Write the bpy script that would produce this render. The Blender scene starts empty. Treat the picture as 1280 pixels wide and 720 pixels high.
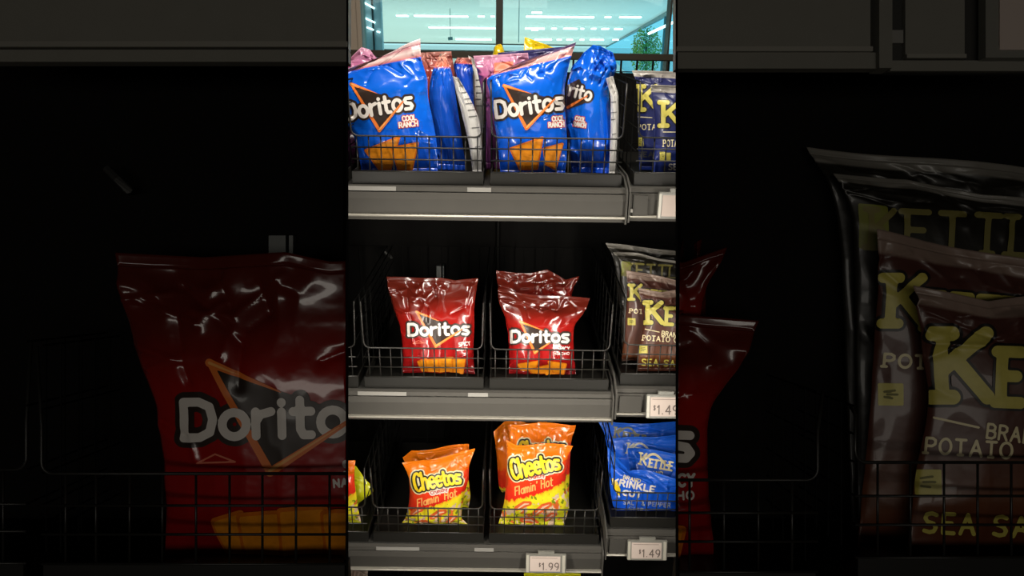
import bpy, bmesh, math, random
import numpy as np
from mathutils import Vector, Matrix

scene = bpy.context.scene
COL = scene.collection
rng = random.Random(7)

# ------------------------------------------------------------------ camera
F = 900.0                       # focal length in pixels of a 1280-wide frame
CAM = np.array([0.0, -1.1735, 1.5305])
PITCH, YAW, ROLL = 0.3351, -0.0025, 0.0139


def cam_axes():
    cp, sp = math.cos(PITCH), math.sin(PITCH)
    cy, sy = math.cos(YAW), math.sin(YAW)
    fw = np.array([-sy * cp, cy * cp, -sp])
    rt = np.array([cy, sy, 0.0])
    up = np.cross(rt, fw)
    c, s = math.cos(ROLL), math.sin(ROLL)
    return c * rt + s * up, -s * rt + c * up, fw


RT, UP, FW = cam_axes()
cam_data = bpy.data.cameras.new('camera')
cam = bpy.data.objects.new('camera', cam_data)
COL.objects.link(cam)
m = Matrix.Identity(4)
for i in range(3):
    m[i][0], m[i][1], m[i][2], m[i][3] = RT[i], UP[i], -FW[i], CAM[i]
cam.matrix_world = m
cam_data.sensor_width = 36.0
cam_data.lens = F / 1280.0 * 36.0
cam_data.clip_start = 0.02
cam_data.clip_end = 400
scene.camera = cam


def ray(px, py):
    return FW + RT * ((px - 640.0) / F) + UP * ((360.0 - py) / F)


def at(px, py, Y):
    d = ray(px, py)
    return CAM + d * ((Y - CAM[1]) / d[1])


def wpt(px, py, depth):
    return CAM + ray(px, py) * depth


def proj(P):
    d = P - CAM
    z = d @ FW
    return 640 + F * (d @ RT) / z, 360 - F * (d @ UP) / z


# ------------------------------------------------------------------ materials
MATS = {}


def rgb(r, g, b):
    """sRGB 0-255 to linear"""
    def f(c):
        c /= 255.0
        return c / 12.92 if c <= .04045 else ((c + .055) / 1.055) ** 2.4
    return (f(r), f(g), f(b), 1.0)


def mat(name, color, rough=.5, metal=0.0, spec=.5, emit=0, noise=0.0, nscale=40, bump=0.0, coat=0.0):
    if name in MATS:
        return MATS[name]
    mt = bpy.data.materials.new(name)
    mt.use_nodes = True
    nt = mt.node_tree
    p = nt.nodes['Principled BSDF']
    p.inputs['Base Color'].default_value = color
    p.inputs['Roughness'].default_value = rough
    p.inputs['Metallic'].default_value = metal
    p.inputs['Specular IOR Level'].default_value = spec
    p.inputs['Coat Weight'].default_value = coat
    p.inputs['Coat Roughness'].default_value = .08
    if emit:
        p.inputs['Emission Color'].default_value = color
        p.inputs['Emission Strength'].default_value = emit
    tc = nt.nodes.new('ShaderNodeTexCoord')
    nz = nt.nodes.new('ShaderNodeTexNoise')
    nz.inputs['Scale'].default_value = nscale
    nz.inputs['Detail'].default_value = 4
    nt.links.new(tc.outputs['Object'], nz.inputs['Vector'])
    if noise:
        mx = nt.nodes.new('ShaderNodeMix')
        mx.data_type = 'RGBA'
        mx.inputs[6].default_value = tuple(c * (1 - noise) for c in color[:3]) + (1,)
        mx.inputs[7].default_value = tuple(min(1, c * (1 + noise)) for c in color[:3]) + (1,)
        nt.links.new(nz.outputs['Fac'], mx.inputs[0])
        nt.links.new(mx.outputs[2], p.inputs['Base Color'])
    if bump:
        bp = nt.nodes.new('ShaderNodeBump')
        bp.inputs['Strength'].default_value = bump
        bp.inputs['Distance'].default_value = .004
        nt.links.new(nz.outputs['Fac'], bp.inputs['Height'])
        nt.links.new(bp.outputs['Normal'], p.inputs['Normal'])
    MATS[name] = mt
    return mt


def film(name, stops, slope=0.0, edge=0.0, edge_scale=20, rough=.24, patches=None, coat=.7, spec=.5, metal=.0):
    """printed plastic film: colour bands down the bag (uv.y from the top), optional ragged or slanted
    band edges and printed patches."""
    if name in MATS:
        return MATS[name]
    mt = bpy.data.materials.new(name)
    mt.use_nodes = True
    nt = mt.node_tree
    N, L = nt.nodes, nt.links
    p = N['Principled BSDF']
    p.inputs['Roughness'].default_value = rough
    p.inputs['Specular IOR Level'].default_value = spec
    p.inputs['Metallic'].default_value = metal
    p.inputs['Coat Weight'].default_value = coat
    p.inputs['Coat Roughness'].default_value = .06
    uv = N.new('ShaderNodeUVMap')
    sep = N.new('ShaderNodeSeparateXYZ')
    L.new(uv.outputs['UV'], sep.inputs[0])
    nz = N.new('ShaderNodeTexNoise')
    nz.inputs['Scale'].default_value = edge_scale
    nz.inputs['Detail'].default_value = 3
    L.new(uv.outputs['UV'], nz.inputs['Vector'])

    def mth(op, a, b):
        n = N.new('ShaderNodeMath')
        n.operation = op
        for i, x in enumerate((a, b)):
            if isinstance(x, (int, float)):
                n.inputs[i].default_value = x
            else:
                L.new(x, n.inputs[i])
        return n.outputs[0]
    pos = mth('ADD', sep.outputs[1], mth('MULTIPLY', mth('SUBTRACT', sep.outputs[0], .5), slope))
    pos = mth('ADD', pos, mth('MULTIPLY', mth('SUBTRACT', nz.outputs['Fac'], .5), edge))
    cr = N.new('ShaderNodeValToRGB')
    el = cr.color_ramp.elements
    while len(el) < len(stops):
        el.new(0.5)
    for e, (q, c) in zip(el, sorted(stops, key=lambda s: s[0])):
        e.position = q
        e.color = c
    L.new(pos, cr.inputs[0])
    colr = cr.outputs[0]
    if patches:
        for (c, sc, lo, y0) in patches:
            vz = N.new('ShaderNodeTexNoise')
            vz.inputs['Scale'].default_value = sc
            vz.inputs['Detail'].default_value = 2
            L.new(uv.outputs['UV'], vz.inputs['Vector'])
            mask = mth('MULTIPLY', mth('GREATER_THAN', vz.outputs['Fac'], lo), mth('GREATER_THAN', pos, y0))
            mx = N.new('ShaderNodeMix')
            mx.data_type = 'RGBA'
            L.new(mask, mx.inputs[0])
            L.new(colr, mx.inputs[6])
            mx.inputs[7].default_value = c
            colr = mx.outputs[2]
    L.new(colr, p.inputs['Base Color'])
    tc = N.new('ShaderNodeTexCoord')
    b1 = N.new('ShaderNodeTexNoise')
    b1.inputs['Scale'].default_value = 45
    b1.inputs['Detail'].default_value = 2
    L.new(tc.outputs['Object'], b1.inputs['Vector'])
    bp = N.new('ShaderNodeBump')
    bp.inputs['Strength'].default_value = .14
    bp.inputs['Distance'].default_value = .006
    L.new(b1.outputs['Fac'], bp.inputs['Height'])
    L.new(bp.outputs['Normal'], p.inputs['Normal'])
    MATS[name] = mt
    return mt


LIP = mat('shelf_grey_paint', rgb(71, 69, 65), .6, 0, .15, noise=.06)
RLIP = mat('rack_brightened_grey', rgb(124, 122, 114), .6, 0, .15, noise=.06)  # shelf grey lightened to make up for the weak light on the racks
RCLIP = mat('rack_ridge_metal', rgb(140, 137, 128), .5, .2)
LIPD = mat('shelf_groove', rgb(42, 41, 38), .6)
RIDGE = mat('lip_ridge_metal', rgb(150, 146, 136), .35, .3)
BLACK = mat('matte_black_panel', rgb(17, 16, 15), .8, 0, .1, noise=.15, nscale=9)
WIRE = mat('black_wire', rgb(34, 33, 30), .36, 0, .45)
SWIRE = mat('shade_darkened_wire', rgb(13, 13, 12), .7, 0, .1)  # black wire darkened to put shade into basket sides and backs
TRAY = mat('black_tray', rgb(30, 29, 26), .5, 0, .3)
STRIP = mat('label_strip_white', rgb(132, 130, 125), .6, 0, .2)
METAL = mat('galvanised_steel', rgb(62, 62, 60), .45, .4)
TAGF = mat('tag_frame', rgb(176, 172, 160), .35)
TAGS = mat('tag_screen', rgb(192, 177, 168), .6, 0, .15)
TAGI = mat('tag_ink', rgb(96, 84, 78), .5)
TAGC = mat('tag_clip', rgb(120, 119, 112), .4)
WHITE_INK = mat('white_ink', rgb(236, 228, 220), .35)
DARK_INK = mat('dark_ink', rgb(52, 40, 34), .35, coat=.3)
ORANGE_INK = mat('orange_ink', rgb(236, 124, 50), .35)
PALE_ORANGE = mat('pale_orange_ink', rgb(250, 176, 96), .35)
RED_INK = mat('red_ink', rgb(196, 60, 40), .4)
CHIP = mat('chip_print', rgb(236, 144, 24), .45, noise=.22, nscale=120)
CHIP2 = mat('chip_print_shade', rgb(214, 110, 14), .45, noise=.25, nscale=150)
YELLOW_INK = mat('yellow_ink', rgb(248, 214, 36), .35)
CREAM_INK = mat('cream_ink', rgb(238, 224, 178), .4)
KYEL = mat('kettle_yellow_ink', rgb(206, 194, 92), .4, noise=.12, nscale=160)
BLACK_INK = mat('black_ink', rgb(30, 26, 24), .4)
PRINT_GREY = mat('small_print_ink', rgb(92, 92, 92), .5)
PINK_INK = mat('salmon_ink', rgb(226, 120, 92), .4)

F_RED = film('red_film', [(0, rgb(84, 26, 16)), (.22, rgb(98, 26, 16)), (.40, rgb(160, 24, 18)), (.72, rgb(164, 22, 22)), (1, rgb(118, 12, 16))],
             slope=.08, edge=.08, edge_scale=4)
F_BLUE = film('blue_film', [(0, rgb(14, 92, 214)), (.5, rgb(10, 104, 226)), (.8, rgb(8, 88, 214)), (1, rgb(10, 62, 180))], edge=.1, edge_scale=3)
F_BLUE2 = film('clear_topped_blue_film', [(0, rgb(234, 220, 220)), (.05, rgb(188, 120, 130)), (.09, rgb(232, 212, 208)), (.135, rgb(196, 110, 110)), (.145, rgb(14, 92, 214)), (.5, rgb(10, 104, 226)), (.8, rgb(8, 88, 214)), (1, rgb(10, 62, 180))],
               edge=.012, edge_scale=9, slope=.0)
F_CHEE = film('orange_red_yellow_film', [(0, rgb(248, 128, 20)), (.34, rgb(244, 112, 20)), (.36, rgb(236, 70, 30)), (.60, rgb(226, 44, 30)), (.615, rgb(246, 200, 36)), (.66, rgb(242, 226, 44)), (1, rgb(214, 212, 40))],
              slope=.22, edge=.09, edge_scale=22,
              patches=[(rgb(228, 196, 168), 7, .545, .70), (rgb(230, 110, 50), 9, .59, .68), (rgb(128, 146, 30), 15, .62, .60)])
F_MAROON = film('maroon_film', [(0, rgb(150, 128, 116)), (.09, rgb(140, 118, 106)), (.105, rgb(78, 44, 36)), (.6, rgb(86, 48, 36)), (.75, rgb(104, 58, 30)), (1, rgb(78, 38, 26))], edge=.03, edge_scale=3, rough=.4, coat=.2)
F_OLIVE = film('dark_olive_film', [(0, rgb(126, 122, 114)), (.085, rgb(118, 114, 106)), (.10, rgb(30, 27, 20)), (1, rgb(28, 24, 18))], edge=.02, edge_scale=3, rough=.4, coat=.2)
F_NAVY = film('navy_film', [(0, rgb(168, 162, 154)), (.12, rgb(160, 154, 148)), (.13, rgb(40, 44, 92)), (.62, rgb(30, 38, 92)), (1, rgb(16, 44, 128))], edge=.01, edge_scale=3, rough=.4, coat=.2)
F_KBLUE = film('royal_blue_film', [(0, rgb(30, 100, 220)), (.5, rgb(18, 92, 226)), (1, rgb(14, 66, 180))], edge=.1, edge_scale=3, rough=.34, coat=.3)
F_SILVER = film('silver_back_film', [(0, rgb(196, 192, 188)), (.5, rgb(206, 204, 200)), (1, rgb(186, 184, 182))], edge=.2, edge_scale=6, rough=.38, coat=.2)
F_PINK = film('purple_pink_film', [(0, rgb(204, 150, 176)), (.3, rgb(176, 92, 140)), (1, rgb(120, 60, 120))], edge=.2, edge_scale=5)
F_BROWNRED = film('brick_red_film', [(0, rgb(196, 134, 124)), (.3, rgb(160, 66, 60)), (1, rgb(130, 40, 40))], edge=.2, edge_scale=5)
F_YEL = film('yellow_film', [(0, rgb(248, 214, 30)), (1, rgb(228, 180, 20))], edge=.1, edge_scale=5)
F_YELG = film('lime_yellow_film', [(0, rgb(222, 220, 30)), (1, rgb(180, 190, 20))], edge=.2, edge_scale=5)
F_TAN = film('tan_film', [(0, rgb(176, 160, 146)), (.2, rgb(150, 110, 96)), (1, rgb(110, 70, 60))], edge=.3, edge_scale=5)


# ------------------------------------------------------------------ mesh helpers
def tagobj(o, label=None, cat=None, group=None, kind=None):
    if label: o['label'] = label
    if cat: o['category'] = cat
    if group: o['group'] = group
    if kind: o['kind'] = kind
    return o


def thing(name, label, cat, loc, group=None):
    o = bpy.data.objects.new(name, None)
    o.empty_display_size = .03
    o.location = Vector([float(c) for c in loc])
    COL.objects.link(o)
    return tagobj(o, label, cat, group)


class MB:
    def __init__(self):
        self.v, self.f, self.mi, self.uv = [], [], [], []

    def add(self, verts, faces, mi=0):
        b = len(self.v)
        self.v.extend([tuple(float(c) for c in p) for p in verts])
        for f in faces:
            self.f.append([i + b for i in f])
            self.mi.append(mi)

    def hexa(self, p, mi=0):
        """8 corner points: 4 of one face, then the 4 opposite"""
        self.add(p, [(0, 3, 2, 1), (4, 5, 6, 7), (0, 1, 5, 4), (1, 2, 6, 5), (2, 3, 7, 6), (3, 0, 4, 7)], mi)

    def box(self, a, b, mi=0):
        x0, y0, z0 = a
        x1, y1, z1 = b
        self.hexa([(x0, y0, z0), (x1, y0, z0), (x1, y1, z0), (x0, y1, z0), (x0, y0, z1), (x1, y0, z1), (x1, y1, z1), (x0, y1, z1)], mi)

    def tube(self, pts, r, n=6, mi=0):
        pts = [Vector([float(c) for c in p]) for p in pts]
        rings = []
        ref = None
        for i, p in enumerate(pts):
            t = (pts[min(i + 1, len(pts) - 1)] - pts[max(i - 1, 0)]).normalized()
            if ref is None:
                ref = Vector((0, 0, 1)) if abs(t.z) < .9 else Vector((1, 0, 0))
            a = (ref - t * ref.dot(t)).normalized()
            ref = a
            b = t.cross(a)
            rings.append([p + (a * math.cos(2 * math.pi * k / n) + b * math.sin(2 * math.pi * k / n)) * r for k in range(n)])
        vs = [q for rg in rings for q in rg]
        fs = []
        for i in range(len(rings) - 1):
            for k in range(n):
                fs.append((i * n + k, i * n + (k + 1) % n, (i + 1) * n + (k + 1) % n, (i + 1) * n + k))
        fs.append(tuple(reversed(range(n))))
        fs.append(tuple((len(rings) - 1) * n + k for k in range(n)))
        self.add(vs, fs, mi)

    def prism_x(self, prof, x0, x1, mi=0):
        """profile of (y, z) swept along x"""
        n = len(prof)
        vs = [(x0, y, z) for y, z in prof] + [(x1, y, z) for y, z in prof]
        fs = [(i, (i + 1) % n, n + (i + 1) % n, n + i) for i in range(n)]
        fs += [tuple(reversed(range(n))), tuple(range(n, 2 * n))]
        self.add(vs, fs, mi)

    def build(self, name, mats, parent=None, smooth=False, bevel=0, label=None):
        me = bpy.data.meshes.new(name)
        off = parent.matrix_world.translation.copy() if False else (world_loc(parent) if parent else Vector((0, 0, 0)))
        me.from_pydata([(a - off.x, b - off.y, c - off.z) for a, b, c in self.v], [], self.f)
        if not isinstance(mats, (list, tuple)):
            mats = [mats]
        for mt in mats:
            me.materials.append(mt)
        me.polygons.foreach_set('material_index', self.mi)
        if smooth:
            me.polygons.foreach_set('use_smooth', [True] * len(me.polygons))
        bm = bmesh.new()
        bm.from_mesh(me)
        bmesh.ops.recalc_face_normals(bm, faces=bm.faces)
        if bevel:
            bmesh.ops.bevel(bm, geom=[e for e in bm.edges], offset=bevel, segments=2, affect='EDGES', clamp_overlap=True)
        bm.to_mesh(me)
        bm.free()
        o = bpy.data.objects.new(name, me)
        COL.objects.link(o)
        if parent:
            o.parent = parent
        if label:
            o['label'] = label
        return o


def world_loc(o):
    v = Vector((0, 0, 0))
    while o:
        v += o.location
        o = o.parent
    return v


def copy_tree(o, delta, parent=None):
    c = o.copy()
    COL.objects.link(c)
    if parent:
        c.parent = parent
    else:
        c.location = o.location + Vector(delta)
    for ch in list(o.children):
        copy_tree(ch, delta, c)
    return c


# ------------------------------------------------------------------ lettering: stroke glyphs turned into outlines by distance field
def arc(cx, cy, rx, ry, a0, a1, n=10):
    return [(cx + rx * math.cos(math.radians(a0 + (a1 - a0) * i / n)), cy + ry * math.sin(math.radians(a0 + (a1 - a0) * i / n))) for i in range(n + 1)]


XH = .68
G = {
    'D': (.78, [[(0, 0), (0, 1), (.4, 1), (.66, .86), (.74, .5), (.66, .14), (.4, 0), (0, 0)]]),
    'o': (.68, [arc(.32, .34, .31, .34, 0, 360, 20)]),
    'r': (.46, [[(0, 0), (0, .68)], [(0, .4), (.12, .6), (.4, .68)]]),
    'i': (.16, [[(.02, 0), (.02, .66)], [(.02, .92), (.02, .93)]]),
    't': (.46, [[(.14, .98), (.14, .16), (.22, 0), (.42, 0)], [(-.04, .66), (.42, .66)]]),
    's': (.58, [[(.52, .66), (.14, .68), (.02, .54), (.12, .38), (.42, .32), (.52, .16), (.4, 0), (.02, .02)]]),
    'S': (.72, [[(.64, .92), (.4, 1), (.12, .94), (.04, .74), (.16, .56), (.5, .46), (.64, .26), (.54, .06), (.3, 0), (.02, .08)]]),
    'C': (.78, [arc(.4, .5, .4, .5, 48, 312, 18)]),
    'c': (.6, [arc(.32, .34, .3, .34, 50, 310, 14)]),
    'h': (.64, [[(0, 0), (0, 1)], [(0, .4), (.16, .62), (.36, .66), (.5, .54), (.52, 0)]]),
    'e': (.66, [[(.04, .36), (.6, .36)], arc(.32, .34, .3, .34, 5, 312, 16)]),
    'a': (.64, [arc(.3, .3, .28, .3, 0, 360, 16), [(.56, .62), (.56, 0)]]),
    'l': (.18, [[(.02, 0), (.02, 1)]]),
    'm': (.9, [[(0, 0), (0, .66)], [(0, .42), (.14, .62), (.3, .62), (.38, .48), (.38, 0)], [(.38, .42), (.52, .62), (.68, .62), (.76, .48), (.76, 0)]]),
    'n': (.62, [[(0, 0), (0, .66)], [(0, .4), (.16, .62), (.36, .64), (.48, .5), (.5, 0)]]),
    'u': (.62, [[(0, .66), (.02, .16), (.16, .0), (.34, .04), (.5, .24)], [(.5, .66), (.5, 0)]]),
    'y': (.6, [[(0, .66), (.26, .06)], [(.52, .66), (.26, .06), (.1, -.28)]]),
    "'": (.16, [[(.06, 1), (.02, .8)]]),
    ' ': (.36, []),
    'A': (.8, [[(0, 0), (.36, 1), (.72, 0)], [(.13, .36), (.59, .36)]]),
    'B': (.72, [[(0, 0), (0, 1), (.4, 1), (.6, .86), (.58, .64), (.4, .54), (0, .54)], [(.4, .54), (.64, .42), (.64, .14), (.42, 0), (0, 0)]]),
    'E': (.64, [[(0, 0), (0, 1)], [(0, 1), (.56, 1)], [(0, .52), (.44, .52)], [(0, 0), (.58, 0)]]),
    'F': (.6, [[(0, 0), (0, 1), (.56, 1)], [(0, .52), (.44, .52)]]),
    'H': (.76, [[(0, 0), (0, 1)], [(.64, 0), (.64, 1)], [(0, .52), (.64, .52)]]),
    'I': (.14, [[(0, 0), (0, 1)]]),
    'K': (.74, [[(0, 0), (0, 1)], [(.62, 1), (.04, .44)], [(.2, .6), (.66, 0)]]),
    'L': (.6, [[(0, 1), (0, 0)], [(0, 0), (.54, 0)]]),
    'M': (.9, [[(0, 0), (0, 1), (.39, .3), (.78, 1), (.78, 0)]]),
    'N': (.76, [[(0, 0), (0, 1), (.64, 0), (.64, 1)]]),
    'O': (.86, [arc(.38, .5, .38, .5, 0, 360, 22)]),
    'P': (.7, [[(0, 0), (0, 1), (.4, 1), (.6, .88), (.6, .62), (.4, .48), (0, .48)]]),
    'R': (.74, [[(0, 0), (0, 1), (.4, 1), (.6, .88), (.6, .64), (.4, .5), (0, .5)], [(.34, .5), (.64, 0)]]),
    'T': (.72, [[(.32, 0), (.32, 1)], [(0, 1), (.64, 1)]]),
    'U': (.76, [[(0, 1), (0, .26), (.12, .04), (.32, 0), (.52, .04), (.64, .26), (.64, 1)]]),
    'Y': (.7, [[(0, 1), (.32, .5), (.64, 1)], [(.32, .5), (.32, 0)]]),
    'Q': (.86, [arc(.38, .5, .38, .5, 0, 360, 22)]),
    '1': (.4, [[(.02, .78), (.22, 1), (.22, 0)]]),
    '4': (.72, [[(.46, 0), (.46, 1), (0, .3), (.62, .3)]]),
    '9': (.72, [arc(.3, .7, .29, .3, 0, 360, 16), [(.59, .7), (.54, .3), (.3, .0)]]),
    '.': (.26, [[(.06, .03), (.07, .03)]]),
    '$': (.5, [[(.4, .84), (.1, .86), (.04, .66), (.36, .42), (.36, .2), (.02, .16)], [(.2, 1), (.2, 0)]]),
    '&': (.8, [[(.7, .3), (.4, 0), (.08, .1), (.08, .34), (.44, .72), (.34, .98), (.14, .9), (.16, .7), (.7, 0)]]),
    '-': (.4, [[(0, .45), (.3, .45)]]),
}


def text_segments(txt, p0, p1, h, serif=False, arch=0.0, slant=0.0, gap=.12, grow=None):
    """segments (px) of txt with its baseline from p0 to p1 and cap height h; arch lifts the middle;
    grow=(a,b) scales the height from the first to the last letter."""
    polys, x = [], 0.0
    for ch in txt:
        adv, st = G[ch]
        for s in st:
            s = list(s)
            if serif and ch not in 'oOCSQ&':
                for (a, b) in ((s[0], s[1]), (s[-1], s[-2])):
                    if abs(a[0] - b[0]) < .2 and (abs(a[1]) < .02 or abs(a[1] - 1) < .02):
                        polys.append([(a[0] - .16 + x, a[1]), (a[0] + .16 + x, a[1])])
            polys.append([(q[0] + x, q[1]) for q in s])
        x += adv + gap
    W = x - gap
    p0, p1 = np.array(p0, float), np.array(p1, float)
    d = p1 - p0
    L = np.hypot(*d)
    ux = d / L
    uy = np.array([ux[1], -ux[0]])        # up in picture rows
    segs = []
    for pl in polys:
        q = []
        for (a, b) in pl:
            t = a / W
            hh = h * (1 if grow is None else grow[0] + (grow[1] - grow[0]) * t)
            P = p0 + ux * (t * L + slant * b * hh) + uy * (b * hh + arch * 4 * t * (1 - t))
            q.append(P)
        for i in range(len(q) - 1):
            segs.append((q[i][0], q[i][1], q[i + 1][0], q[i + 1][1]))
    return segs


def sd_segs(segs, w, grow=0.0):
    def f(X, Y):
        d = np.full(X.shape, 1e9)
        for (ax, ay, bx, by) in segs:
            dx, dy = bx - ax, by - ay
            ll = dx * dx + dy * dy + 1e-12
            t = np.clip(((X - ax) * dx + (Y - ay) * dy) / ll, 0, 1)
            d = np.minimum(d, np.hypot(X - ax - t * dx, Y - ay - t * dy))
        return d - w - grow
    return f


def sd_taper(a, b, ra, rb):
    def f(X, Y):
        dx, dy = b[0] - a[0], b[1] - a[1]
        t = np.clip(((X - a[0]) * dx + (Y - a[1]) * dy) / (dx * dx + dy * dy), 0, 1)
        return np.hypot(X - a[0] - t * dx, Y - a[1] - t * dy) - (ra + (rb - ra) * t)
    return f


def sd_poly(pts, r=0.0):
    pts = [np.array(p, float) for p in pts]
    A = sum(pts[i][0] * pts[(i + 1) % len(pts)][1] - pts[(i + 1) % len(pts)][0] * pts[i][1] for i in range(len(pts)))
    if A < 0:
        pts = pts[::-1]

    def f(X, Y):
        d = np.full(X.shape, -1e9)
        dd = np.full(X.shape, 1e9)
        for i in range(len(pts)):
            a, b = pts[i], pts[(i + 1) % len(pts)]
            e = b - a
            n = np.array([e[1], -e[0]]) / (np.hypot(*e) + 1e-9)
            d = np.maximum(d, (X - a[0]) * n[0] + (Y - a[1]) * n[1])
            t = np.clip(((X - a[0]) * e[0] + (Y - a[1]) * e[1]) / (e @ e + 1e-9), 0, 1)
            dd = np.minimum(dd, np.hypot(X - a[0] - t * e[0], Y - a[1] - t * e[1]))
        return np.where(d < 0, d, dd) - r
    return f


def union(*fs):
    return lambda X, Y: np.minimum.reduce([f(X, Y) for f in fs])


def minus(f, g):
    return lambda X, Y: np.maximum(f(X, Y), -g(X, Y))


def contour(Fv, xs, ys):
    """marching squares: filled polygons where Fv < 0"""
    ny, nx = Fv.shape
    ins = Fv < 0
    ids = {}
    V, P = [], []

    def corner(j, i):
        k = (0, j, i)
        if k not in ids:
            ids[k] = len(V)
            V.append((xs[i], ys[j]))
        return ids[k]

    def cross(j0, i0, j1, i1):
        k = (1, min(j0, j1), min(i0, i1), int(j0 != j1))
        if k not in ids:
            a, b = Fv[j0, i0], Fv[j1, i1]
            t = a / (a - b)
            ids[k] = len(V)
            V.append((xs[i0] + (xs[i1] - xs[i0]) * t, ys[j0] + (ys[j1] - ys[j0]) * t))
        return ids[k]
    cnt = ins[:-1, :-1].astype(int) + ins[1:, :-1] + ins[:-1, 1:] + ins[1:, 1:]
    for j, i in np.argwhere(cnt > 0):
        cs = [(j, i), (j, i + 1), (j + 1, i + 1), (j + 1, i)]
        if cnt[j, i] == 4:
            P.append([corner(*c) for c in cs])
            continue
        poly = []
        for k in range(4):
            a, b = cs[k], cs[(k + 1) % 4]
            if ins[a]:
                poly.append(corner(*a))
            if ins[a] != ins[b]:
                poly.append(cross(*a, *b))
        if len(poly) >= 3:
            P.append(poly)
    return np.array(V).reshape(-1, 2), P


# ------------------------------------------------------------------ bags of crisps
def sstep(x, a, b):
    t = np.clip((x - a) / (b - a), 0, 1)
    return t * t * (3 - 2 * t)


def lattice_noise(u, v, fx, fy, seed):
    r = np.random.RandomState(seed)
    T = r.uniform(-1, 1, (64, 64))
    x, y = u * fx + r.uniform(0, 20), v * fy + r.uniform(0, 20)
    xi, yi = np.floor(x).astype(int), np.floor(y).astype(int)
    a, b = x - xi, y - yi
    a, b = a * a * (3 - 2 * a), b * b * (3 - 2 * b)
    g = lambda i, j: T[i % 64, j % 64]
    return (g(xi, yi) * (1 - a) + g(xi + 1, yi) * a) * (1 - b) + (g(xi, yi + 1) * (1 - a) + g(xi + 1, yi + 1) * a) * b


def hermite(C, v):
    """C (k,3) control points at uniform v; smooth monotone-ish interpolation"""
    k = len(C)
    x = np.clip(v, 0, 1) * (k - 1)
    i = np.clip(np.floor(x).astype(int), 0, k - 2)
    t = (x - i)[..., None]
    M = np.zeros_like(C)
    M[1:-1] = (C[2:] - C[:-2]) / 2
    M[0], M[-1] = C[1] - C[0], C[-1] - C[-2]
    M *= .8
    p0, p1, m0, m1 = C[i], C[i + 1], M[i], M[i + 1]
    return (2 * t ** 3 - 3 * t ** 2 + 1) * p0 + (t ** 3 - 2 * t ** 2 + t) * m0 + (-2 * t ** 3 + 3 * t ** 2) * p1 + (t ** 3 - t ** 2) * m1


def zoom(p, k):
    return (640 + (p[0] - 640) * k, 360 + (p[1] - 360) * k)


SEAL = .045


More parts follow.
